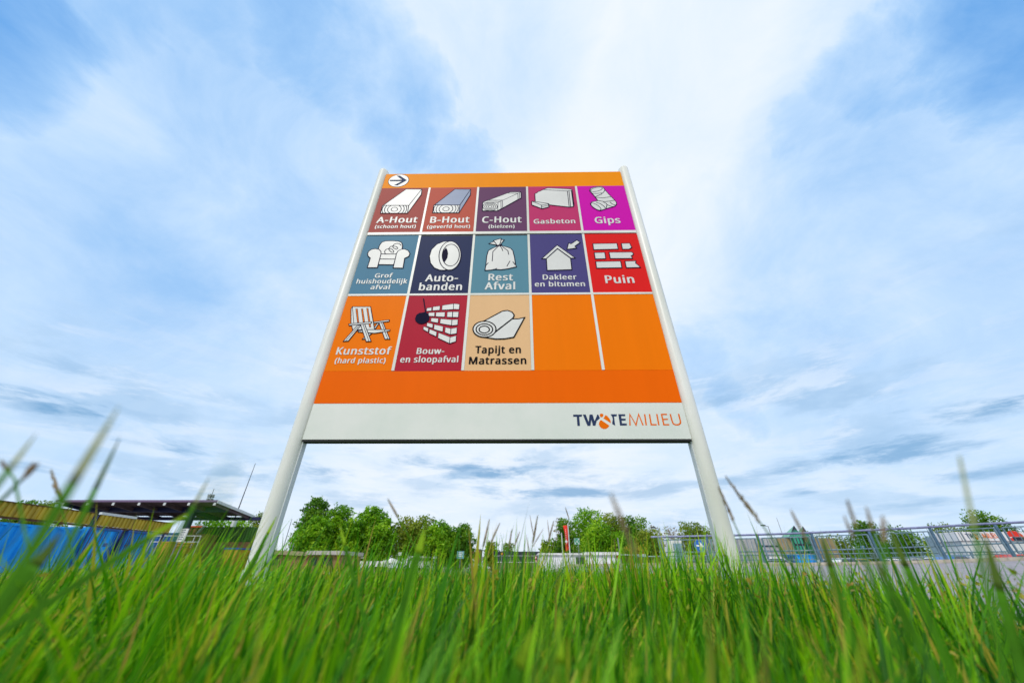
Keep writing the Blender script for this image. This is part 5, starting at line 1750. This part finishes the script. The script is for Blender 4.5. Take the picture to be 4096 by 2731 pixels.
# ------------------------------------------------------------------ trees
M_leafA = leaf_mat('foliage_fresh', [(0, (.045, .15, .004)), (.5, (.18, .43, .008)), (1, (.52, .74, .03))], .48)
M_leafB = leaf_mat('foliage_dark', [(0, (.036, .12, .006)), (.6, (.105, .27, .010)), (1, (.30, .48, .03))], .45)
M_leafC = leaf_mat('foliage_olive', [(0, (.085, .16, .010)), (.5, (.20, .30, .018)), (1, (.42, .44, .05))], .45)
M_leafD = leaf_mat('foliage_brown', [(0, (.14, .10, .05)), (.6, (.30, .24, .12)), (1, (.42, .36, .2))], .3)


def tree_mesh(seed, H, W, n, size, base=.16, shape='round', nb=15):
    rng = random.Random(seed)
    blobs = []
    for k in range(nb):
        t = (k + .5) / nb
        if shape == 'cone':
            r_ = W * .5 * (1 - .72 * t) * rng.uniform(.6, 1)
        elif shape == 'tall':
            r_ = W * .5 * math.sin(math.pi * (.12 + .82 * t)) ** .7 * rng.uniform(.5, .95)
        else:
            r_ = W * .5 * math.sin(math.pi * (.10 + .84 * t)) ** .55 * rng.uniform(.45, .9)
        a = k * 2.4 + rng.uniform(-.5, .5)
        z = H * (base + (1 - base) * (.06 + .84 * t))
        s = W * rng.uniform(.17, .27) * (1 - .35 * t if shape == 'cone' else 1 - .25 * t)
        blobs.append((math.cos(a) * r_ * .72, math.sin(a) * r_ * .72, z, s * 1.15, s * 1.15, s * .9))
    blobs.append((0, 0, H * (base + (1 - base) * .45), W * .3, W * .3, H * (1 - base) * .32))
    trunk = MB()
    trunk.tube([(0, 0, 0), (.04 * W * .2, 0, H * .25), (0, .02, H * .55), (.02, 0, H * .85)], [W * .032, W * .024, W * .016, W * .005], 8)
    for b in blobs[2:12]:
        z0 = max(H * .12, b[2] - H * .2)
        trunk.tube([(0, 0, z0), (b[0] * .55, b[1] * .55, (z0 + b[2]) / 2 + .1), (b[0], b[1], b[2])], [W * .014, W * .009, W * .003], 5)
    return blobs, trunk, n, size


PROTO = {}


def tree(lab, px, pyt, y, wpx, kind, mat_, group, base=.16, rz=0.0, name='tree', n=3200, leaf=.34, pxoff=0):
    """a tree with its own crown; px is its column, pyt the top of its crown in the photograph"""
    H = at_y(px, pyt, y).z
    W = (hz(px + wpx / 2, y) - hz(px - wpx / 2, y)) * 1.32
    n = int(n * 2.1)
    x = at_y(px, (pyt + 2271) / 2, y).x
    t = thing(name, lab, 'tree', (x, y, 0), 0, group)
    sd_ = sum(map(ord, lab))
    blobs, trunk, n, size = tree_mesh(sd_, H, W, n, leaf, base, kind)
    trunk.build('trunk', M_bark, t, smooth=True)
    leaf_cloud('crown', mat_, t, blobs, n, size * (W / 6) ** .3, sd_)
    return t


GL = 'trees in the left clump'
tree('tall dark tree at the left end of the left clump, highest of all', 1243, 1975, 58, 110, 'tall', M_leafB, GL, .13, n=3800)
tree('fresh green tree in front of the tall dark one', 1262, 2062, 54, 130, 'round', M_leafA, GL, .08, n=3200)
tree('round bright green tree second from the left in the left clump', 1345, 2012, 58, 120, 'round', M_leafA, GL, .10, n=3600)
tree('low bushy green tree between the second and third rounded crowns', 1400, 2060, 55, 100, 'round', M_leafA, GL, .06)
tree('rounded bright green tree in the middle of the left clump', 1462, 2010, 58, 125, 'round', M_leafA, GL, .10, n=3600)
tree('broad green tree leaning over the white barrier', 1520, 2052, 56, 120, 'round', M_leafA, GL, .08, n=3400)
tree('looser olive tree with open top right of the middle of the left clump', 1610, 2066, 60, 120, 'round', M_leafC, GL, .2, n=1900)
tree('thin olive tree with gaps above the white van', 1690, 2064, 62, 130, 'round', M_leafC, GL, .2, n=1900)
tree('olive green tree behind the white van', 1755, 2078, 60, 110, 'round', M_leafA, GL, .15, n=2400)
tree('narrow tree at the right end of the left clump', 1850, 2086, 60, 84, 'tall', M_leafB, GL, .1, n=2200)
tree('medium green tree just left of the narrow end tree', 1800, 2098, 62, 90, 'round', M_leafA, GL, .12, n=2000)
GM = 'small trees by the pavilion'
tree('small bushy tree left of the pavilion roof', 1965, 2158, 74, 66, 'round', M_leafC, GM, .1, n=1300)
tree('small pale tree behind the pavilion roof', 2032, 2164, 80, 56, 'round', M_leafC, GM, .15, n=900)
tree('small sapling right of the pavilion, left of the big trees', 2178, 2150, 70, 40, 'tall', M_leafC, GM, .12, n=700)
GR = 'trees in the right clump'
tree('dark brownish slim tree behind the red flag', 2265, 2066, 74, 84, 'tall', M_leafB, GR, .03, n=2600)
tree('thin pale bare-topped tree at the left of the right clump', 2250, 2062, 84, 70, 'tall', M_leafD, GR, .3, n=500)
tree('large fresh green tree, highest of the right clump', 2362, 2024, 80, 150, 'round', M_leafA, GR, .04, n=4200)
tree('low dark bush tree at the left foot of the right clump', 2210, 2150, 76, 70, 'round', M_leafB, GR, .02, n=1300)
tree('broad green tree in front of the right clump, behind the green sign', 2400, 2090, 74, 140, 'round', M_leafA, GR, .03, n=3400)
tree('olive tree in the middle of the right clump', 2460, 2040, 78, 110, 'round', M_leafC, GR, .04, n=3000)
tree('dark green tree right of the middle of the right clump', 2545, 2052, 80, 120, 'round', M_leafB, GR, .04, n=3400)
tree('yellowish bush tree at the right foot of the right clump', 2600, 2110, 74, 110, 'round', M_leafC, GR, .02, n=2600)
tree('medium olive tree behind the flower planters', 2500, 2120, 72, 110, 'round', M_leafA, GR, .02, n=2600)
tree('thin brown-topped tree at the far right of the right clump', 2628, 2090, 84, 50, 'tall', M_leafD, GR, .25, n=420)
GP = 'trees behind the railing'
tree('bare pale twiggy tree left of the arrow sign', 2690, 2098, 100, 60, 'round', M_leafD, GP, .3, n=420)
tree('olive tree above the arrow sign', 2770, 2076, 92, 100, 'round', M_leafC, GP, .05, n=2400)
tree('olive dark tree just left of the right sign post', 2838, 2098, 90, 90, 'round', M_leafC, GP, .05, n=2200)
tree('low hedge-like tree right of the glass peaks', 3290, 2126, 120, 110, 'round', M_leafC, GP, .02, n=1300)
tree('dark conical tree rising above the middle of the railing', 3486, 2074, 78, 130, 'cone', M_leafB, GP, .03, n=3000)
tree('low bushy tree left of the conical one', 3380, 2140, 90, 120, 'round', M_leafC, GP, .02, n=1800)
tree('low dark tree behind the fourth railing panel', 3640, 2110, 80, 130, 'round', M_leafB, GP, .02, n=2400)
tree('low thin tree left of the bushy pair above the fourth panel', 3570, 2150, 95, 100, 'round', M_leafC, GP, .05, n=1000)
tree('windblown pale tree left of the lorry', 3800, 2084, 86, 110, 'round', M_leafC, GP, .05, n=1500)
tree('olive tree behind the lorry roof', 3880, 2090, 82, 80, 'round', M_leafC, GP, .05, n=1200)
tree('dark windblown tree above the lorry, highest at the right edge', 3985, 2042, 74, 150, 'round', M_leafB, GP, .08, n=2600)
tree('low olive tree at the right picture edge', 4110, 2106, 84, 80, 'round', M_leafC, GP, .05, n=1000)
GC = 'trees behind the canopy'
tree('dark tree showing above the nearest yellow screen', 28, 1992, 52, 150, 'round', M_leafB, GC, .1, n=2200)
tree('second dark tree over the yellow screen, left of the canopy tip', 105, 1994, 50, 110, 'round', M_leafC, GC, .1, n=2000)
tree('small treetop left of the canopy tip', 214, 2012, 58, 40, 'round', M_leafC, GC, .2, n=500)
tree('green tree behind the green container, left one', 840, 2060, 66, 130, 'round', M_leafA, GC, .05, n=2200)
tree('green tree behind the white pipe', 930, 2066, 68, 110, 'round', M_leafA, GC, .05, n=2200)
tree('olive tree beside the left sign post behind the green container', 1010, 2036, 70, 80, 'round', M_leafC, GC, .05, n=1800)

# ------------------------------------------------------------------ grass
M_grass = leaf_mat('grass_blades', [(0, (.006, .065, .001)), (.3, (.058, .285, .002)), (.62, (.31, .66, .004)), (.86, (.48, .54, .02)), (1, (.46, .29, .07))], .40, .45)


def edge_x(y):
    return np.where(y < 1.2, 1.25 + .65 * np.maximum(y, 0), 2.03 + .22 * (y - 1.2))


def grass_mesh(seed):
    rng = np.random.default_rng(seed)
    Ps, Ls, Ws = [], [], []
    for (n, ra, rb, wa) in ((5200, .14, .62, 1.4), (1300, .34, 1.3, 2.3), (19000, .5, 1.7, 1.3), (31000, 1.3, 3.6, 1.45), (40000, 3.2, 11.0, 1.8)):
        r_ = np.sqrt(rng.uniform(ra ** 2, rb ** 2, n))
        th = rng.uniform(R(-68), R(66), n)
        P = np.stack([r_ * np.sin(th), r_ * np.cos(th)], 1)
        L = rng.uniform(.185, .362, n) + .055 * rng.normal(size=n) * (rng.uniform(size=n) < .3)
        W = rng.uniform(.0030, .0075, n) * wa
        Ps.append(P); Ls.append(L); Ws.append(W)
    P, L, W = np.concatenate(Ps), np.concatenate(Ls), np.concatenate(Ws)
    r_ = np.linalg.norm(P, axis=1)
    # tufts: local height and density wander over the lawn
    f = lambda p, k, o: np.sin(p[:, 0] * k + o) * np.cos(p[:, 1] * k * 1.13 + o * 2)
    tuft = np.clip(.52 + .24 * f(P, 3.1, .4) + .26 * f(P, 8.3, 1.9) + .28 * f(P, 19.1, .7), 0, 1.15)
    L = np.clip(L * (.64 + .64 * tuft), .08, .46)
    # trodden, shorter turf right where the camera stands
    cap = 1.12 * (.32 - r_ * np.tan(R(.6) + R(7) * np.clip((.75 - r_) / .75, 0, 1)))
    hi = (rng.uniform(size=len(r_)) < .02) & (r_ > .5)
    near = (r_ < .9) & ~hi
    L = np.where(near, np.minimum(L, cap * rng.uniform(.72, 1.02, len(r_))), L)
    L = np.maximum(L, .05)
    keep = P[:, 0] < edge_x(P[:, 1]) + .12 * rng.normal(size=len(r_)) + .25 * (tuft - .5)
    keep &= rng.uniform(size=len(r_)) < np.clip(.22 + 1.15 * tuft, 0, 1)
    # thinner towards the road on the right
    right = np.clip((P[:, 0] - .55 * edge_x(P[:, 1])) / (.45 * edge_x(P[:, 1])), 0, 1)
    keep &= rng.uniform(size=len(r_)) > .78 * right
    L = L * (1 - .38 * right) * (1 - .09 * np.clip((r_ - 2.3) / 1.5, 0, 1))
    L = L * (1 - .085 * np.exp(-((P[:, 0] / np.maximum(P[:, 1], .2) - .05) / .28) ** 2) * (r_ > 1.0))
    L = L * (1 - .10 * np.clip((P[:, 0] / np.maximum(P[:, 1], .2) - .55) / .25, 0, 1))
    L = L * (1 + .10 * np.exp(-((r_ - 1.9) / .8) ** 2))
    L = L * (1 - .10 * np.clip((-P[:, 0] / np.maximum(P[:, 1], .2) - .55) / .5, 0, 1))
    # keep the blades clear of the two posts and of the lens
    for xp in (XL - .0385, XR + .0385):
        keep &= np.hypot(P[:, 0] - xp, (P[:, 1] - PY - .03) * .7) > .055
    P, L, W, tuft, r_ = P[keep], L[keep], W[keep], tuft[keep], r_[keep]
    n = len(L)
    yaw = rng.uniform(0, 2 * np.pi, n)
    lean = np.abs(rng.normal(.30, .30, n))
    curl = rng.uniform(.1, 1.0, n) * np.where(rng.uniform(size=n) < .12, 1.9, 1.0)
    d = np.stack([np.cos(yaw), np.sin(yaw)], 1)
    # a light breeze leaning everything a little to the right
    d = d * lean[:, None] + np.array([.10, .03])
    sdv = np.stack([-np.sin(yaw + .6), np.cos(yaw + .6)], 1)
    K = 4
    vs = np.zeros((n, 2 * K + 1, 3))
    for k in range(K + 1):
        t = k / K
        h = L * (t - .22 * curl * lean * t * t * 1.6)
        out = L * (lean * 0 + 1) * (t * .55 + curl * t * t * .75)
        cx_, cy_ = P[:, 0] + d[:, 0] * out, P[:, 1] + d[:, 1] * out
        if k < K:
            ww = W * (1 - .15 * t - .55 * t * t) * .5
            for j, sg in ((0, -1), (1, 1)):
                vs[:, 2 * k + j, 0] = cx_ + sg * sdv[:, 0] * ww
                vs[:, 2 * k + j, 1] = cy_ + sg * sdv[:, 1] * ww
                vs[:, 2 * k + j, 2] = h
        else:
            vs[:, 2 * K] = np.stack([cx_, cy_, h], 1)
    base = (np.arange(n) * (2 * K + 1))[:, None]
    q = np.array([[2 * k, 2 * k + 1, 2 * k + 3, 2 * k + 2] for k in range(K - 1)]).reshape(-1)
    tr = np.array([2 * K - 2, 2 * K - 1, 2 * K])
    loops = np.concatenate([base + q, base + tr], 1).ravel().astype(np.int32)
    tot = np.tile(np.array([4] * (K - 1) + [3], np.int32), n)
    st = np.concatenate([[0], np.cumsum(tot)[:-1]]).astype(np.int32)
    me = bpy.data.meshes.new('grass')
    me.vertices.add(n * (2 * K + 1))
    me.vertices.foreach_set('co', vs.reshape(-1))
    me.loops.add(len(loops))
    me.loops.foreach_set('vertex_index', loops)
    me.polygons.add(len(tot))
    me.polygons.foreach_set('loop_start', st)
    me.polygons.foreach_set('loop_total', tot)
    me.polygons.foreach_set('use_smooth', np.ones(len(tot), bool))
    tint = np.clip(-.20 + .48 * tuft + .54 * rng.uniform(size=n) ** 1.5 + .06 * rng.normal(size=n), 0, .82)
    dry = rng.uniform(size=n)
    tint = np.where(dry < .10, rng.uniform(.85, 1.0, n), tint)
    at = me.attributes.new('tint', 'FLOAT', 'FACE')
    at.data.foreach_set('value', np.repeat(tint, K).astype(np.float32))
    me.materials.append(M_grass)
    me.update()
    me.validate()
    o = bpy.data.objects.new('grass', me)
    COL.objects.link(o)
    o['kind'] = 'stuff'
    return o


grass_mesh(5)

# small buds, seed clusters and clover leaves scattered through the turf
rng = np.random.default_rng(9)
bl = []
for k in range(3200):
    r_ = math.sqrt(rng.uniform(.3 ** 2, 3.0 ** 2))
    th = rng.uniform(R(-62), R(52))
    x, y = r_ * math.sin(th), r_ * math.cos(th)
    if x > float(edge_x(np.array(y))) - .2:
        continue
    z = rng.uniform(.14, .31) if r_ > .9 else rng.uniform(.06, .32 - r_ * .10 - .04)
    if z < .05:
        continue
    s_ = rng.uniform(.003, .0075)
    bl.append((x, y, z, s_, s_, s_ * rng.uniform(1, 2.2)))
M_bud = leaf_mat('seed_buds', [(0, (.20, .33, .02)), (.5, (.42, .38, .04)), (1, (.33, .17, .05))], .3)
me = leaf_cloud('seed_buds', M_bud, None, bl, int(len(bl) * 2.2), .011, 21)
o = bpy.data.objects.new('seed_buds', me)
COL.objects.link(o)
o['kind'] = 'stuff'

# ------------------------------------------------------------------ tall stalks that stand out of the grass one by one
M_stalk = mat('stalk_green', (.085, .15, .02), .7, 0, .15, 20, .15)
M_foot = mat('stalk_foot', (.055, .19, .006), .7, 0, .2, 20, .12)
M_straw = mat('stalk_straw', (.30, .33, .13), .7, 0, .15, 20)
M_seed = mat('seed_brown', (.24, .17, .09), .8, 0, .3, 60)
M_lime = mat('blade_lime', (.26, .44, .015), .6, 0, .12, 10, .15)
GS = 'tall grass stalks standing above the turf'


def stalk(lab, tip, mid, y, rad, head=0.0, m=None, bend=0.0, branches=0, y2=None):
    """tip and mid are two picture points the stalk passes through at depth y; it runs on down to the turf"""
    a, b = at_y(tip[0], tip[1], y), at_y(mid[0], mid[1], y2 or y)
    d = (b - a)
    k = (b.z - 0.012) / max(-d.z, 1e-4)
    base = b + d * k
    lim = .35
    hx, hy = base.x - b.x, base.y - b.y
    hh = math.hypot(hx, hy)
    if hh > lim:
        base = Vector((b.x + hx / hh * lim, b.y + hy / hh * lim, .012))
    base.z = 0.012
    t = thing('grass_stalk_or_blade', lab, 'grass stalk', tuple(base), 0, GS)
    N = 12
    pts, rs = [], []
    P0, P1, P2 = base, b, a
    for i in range(N + 1):
        u = i / N
        if u < .5:
            v = u * 2
            p = P0.lerp(P1, v) + (P1 - P0.lerp(P2, .5)) * 0
        else:
            v = (u - .5) * 2
            p = P1.lerp(P2, v)
        p = p + Vector((0, 0, 1)) * 0 + Vector((bend * math.sin(math.pi * u) * .03, 0, 0))
        pts.append(p)
        rs.append(rad * .85 * (1 - .6 * u))
    local(MB().tube(pts[:9], rs[:9], 7, 0).tube(pts[8:], rs[8:], 7, 1), t).build('stem', [M_foot, m or M_stalk], t, smooth=True)
    if head:
        hm = MB()
        rng_ = random.Random(len(lab) + int(tip[0]))
        dv = (a - b).normalized()
        side = dv.cross(Vector((0, 1, 0))).normalized()
        for i in range(26):
            u = i / 25
            c0 = a - dv * (head * (1 - u))
            sg = -1 if i % 2 else 1
            ln_ = head * .16 * (1 - .5 * u)
            w_ = rad * .95 * (.35 + .75 * math.sin(math.pi * (.12 + .8 * u)))
            ax = (dv * 1.0 + side * sg * .30 + Vector((0, rng_.uniform(-.4, .4), 0))).normalized()
            hm.tube([c0, c0 + ax * ln_ * .45, c0 + ax * ln_], [w_ * .4, w_, w_ * .15], 5)
        local(hm, t).build('seed_head', M_seed, t, smooth=True)
        for j in range(branches):
            bm_ = MB()
            c0 = a - dv * head * (.75 + .35 * j)
            sg = -1 if j % 2 else 1
            e0 = c0 + (dv + side * sg * .42).normalized() * head * .8
            bm_.tube([c0, c0.lerp(e0, .5), e0], [rad * .5, rad * .9, rad * .25], 6)
            local(bm_, t).build('side_spike', M_seed, t, smooth=True)
    return t


def blade(lab, tip, mid, y, width, m, bend=.04, y2=None):
    """one broad leaf blade, folded along its keel"""
    a, b = at_y(tip[0], tip[1], y), at_y(mid[0], mid[1], y2 or y)
    d = b - a
    k = (b.z - .012) / max(-d.z, 1e-4)
    base = b + d * min(k, .5 / max(d.length, 1e-3))
    base.z = .012
    t = thing('grass_stalk_or_blade', lab, 'grass stalk', tuple(base), 0, 'broad grass blades close to the camera')  # filed with the stalks, though each one is a leaf blade
    N = 14
    vs, fs = [], []
    sd_ = (a - base).cross(Vector((0, 1, 0))).normalized()
    for i in range(N + 1):
        u = i / N
        p = base.lerp(b, u * 2) if u < .5 else b.lerp(a, u * 2 - 1)
        p = p + Vector((bend * u * u, 0, -abs(bend) * .4 * u * u)) - Vector((bend, 0, -abs(bend) * .4)) * u ** 2
        w_ = width * (.55 + .45 * min(u * 4, 1)) * (1 - u ** 4 * .97) * .5
        vs += [p - sd_ * w_, p + Vector((0, w_ * .5, 0)), p + sd_ * w_]
    for i in range(N):
        o_ = 3 * i
        fs += [(o_, o_ + 1, o_ + 4, o_ + 3), (o_ + 1, o_ + 2, o_ + 5, o_ + 4)]
    o = local(MB().add(vs, fs[:16], 0).add(vs, fs[16:], 1), t).build('leaf', [M_foot, m], t, smooth=True)
    so = o.modifiers.new('thickness', 'SOLIDIFY')
    so.thickness = .0004
    return t


blade('wide pale out-of-focus blade leaning right in front of the left sky', (478, 1625), (255, 1990), .17, .0060, M_straw)
blade('pale blurred blade at the left picture edge', (146, 1735), (20, 1900), .20, .0042, M_straw)
blade('long green blade crossing the left end of the canopy', (480, 1750), (365, 1990), .26, .0046, M_stalk)
blade('thin pale blade crossing the canopy beside the radio tower', (838, 1905), (765, 2040), .30, .0032, M_straw)
blade('bright lime green blade with a blunt tip over the yellow screens', (782, 2036), (560, 2172), .36, .0068, M_lime)
blade('dark green broad blade rising before the blue container', (250, 2125), (120, 2290), .26, .0100, M_stalk)
blade('lime blade leaning against the foot of the left sign post', (1107, 2062), (1062, 2150), .75, .0075, M_lime)
blade('light green blade standing in front of the second left tree', (1355, 2085), (1385, 2200), .55, .0050, M_lime)
blade('soft green blade in front of the olive trees', (1700, 2110), (1668, 2230), .40, .0085, M_lime)
blade('arching lime blade at the foot of the right sign post', (2870, 2140), (2905, 2240), .9, .0060, M_lime)
blade('dark broad blade crossing the middle railing panel', (3480, 2190), (3580, 2390), .34, .0072, M_stalk)
blade('dark broad blade in front of the lorry', (3935, 2130), (4010, 2400), .30, .0085, M_stalk)
blade('dark blade crossing the third railing panel post', (3282, 2130), (3330, 2290), .42, .0075, M_stalk)
blade('olive blade in front of the dark conical tree', (3545, 2080), (3640, 2300), .40, .0080, M_stalk)
blade('bright green broad blade low in the middle foreground', (2235, 2420), (2240, 2700), .33, .0080, M_lime)
blade('yellow green broad blade low and left of the middle foreground', (2135, 2500), (2060, 2700), .30, .0085, M_lime)
stalk('dark forked stalk with a brown tip at the far left edge', (150, 1855), (60, 1945), .27, .0019, .012, M_stalk, 0, 1)
stalk('brown stalk tip slanting across the forked stalk', (4, 1843), (58, 1915), .27, .0012, .018, M_stalk)
stalk('thin dark seed spike left of the canopy tip', (205, 1885), (240, 2000), .42, .0011, .045, M_stalk)
stalk('short brown seed spike above the middle of the left trees', (1553, 1998), (1592, 2068), .62, .0012, .035, M_stalk)
stalk('slender brown spike right of the left trees', (1957, 2080), (1932, 2190), .80, .0012, .05, M_stalk)
stalk('brown spike leaning right beside the slender one', (1998, 2094), (1968, 2160), .85, .0011, .04, M_stalk)
stalk('brown spike above the small pale tree', (2047, 2118), (2036, 2190), .85, .0011, .035, M_stalk)
stalk('short brown spike leaning right above the pavilion roof', (2078, 2128), (2055, 2190), .9, .0011, .03, M_stalk)
stalk('tall branching seed head left of the red flag', (2150, 2065), (2128, 2190), .95, .0013, .06, M_stalk, 0, 3)
stalk('forked brown spike between branching head and red flag', (2214, 2085), (2190, 2180), 1.0, .0012, .05, M_stalk, 0, 1)
stalk('thin dark spike above the red flag', (2262, 2030), (2278, 2080), 1.1, .0011, .03, M_stalk)
stalk('broad blurred brown seed head over the right clump of trees', (2447, 1985), (2560, 2260), .25, .0011, .035, M_stalk)
stalk('brown spike crossing the right sign post', (2876, 1952), (2945, 2110), .55, .0014, .045, M_stalk)
stalk('long brown spike leaning left just right of the right sign post', (2908, 1914), (3060, 2115), .50, .0015, .06, M_stalk)
stalk('blurred spike above the green glass peaks', (3166, 2046), (3205, 2120), .42, .0013, .03, M_straw)
stalk('tall blurred brown spike above the dark conical tree', (3389, 2004), (3425, 2110), .32, .0013, .02, M_straw)
stalk('shorter blurred spike left of the one above the conical tree', (3378, 2068), (3400, 2120), .36, .0012, .02, M_straw)
stalk('blurred brown spike on top of the conical tree', (3466, 2032), (3484, 2090), .32, .0012, .018, M_straw)
stalk('pale blurred spike right of the conical tree', (3530, 2068), (3535, 2140), .30, .0015, .02, M_straw)
stalk('very tall pale blurred stalk near the right picture edge', (3838, 1826), (3930, 2270), .21, .0019, 0, M_straw)
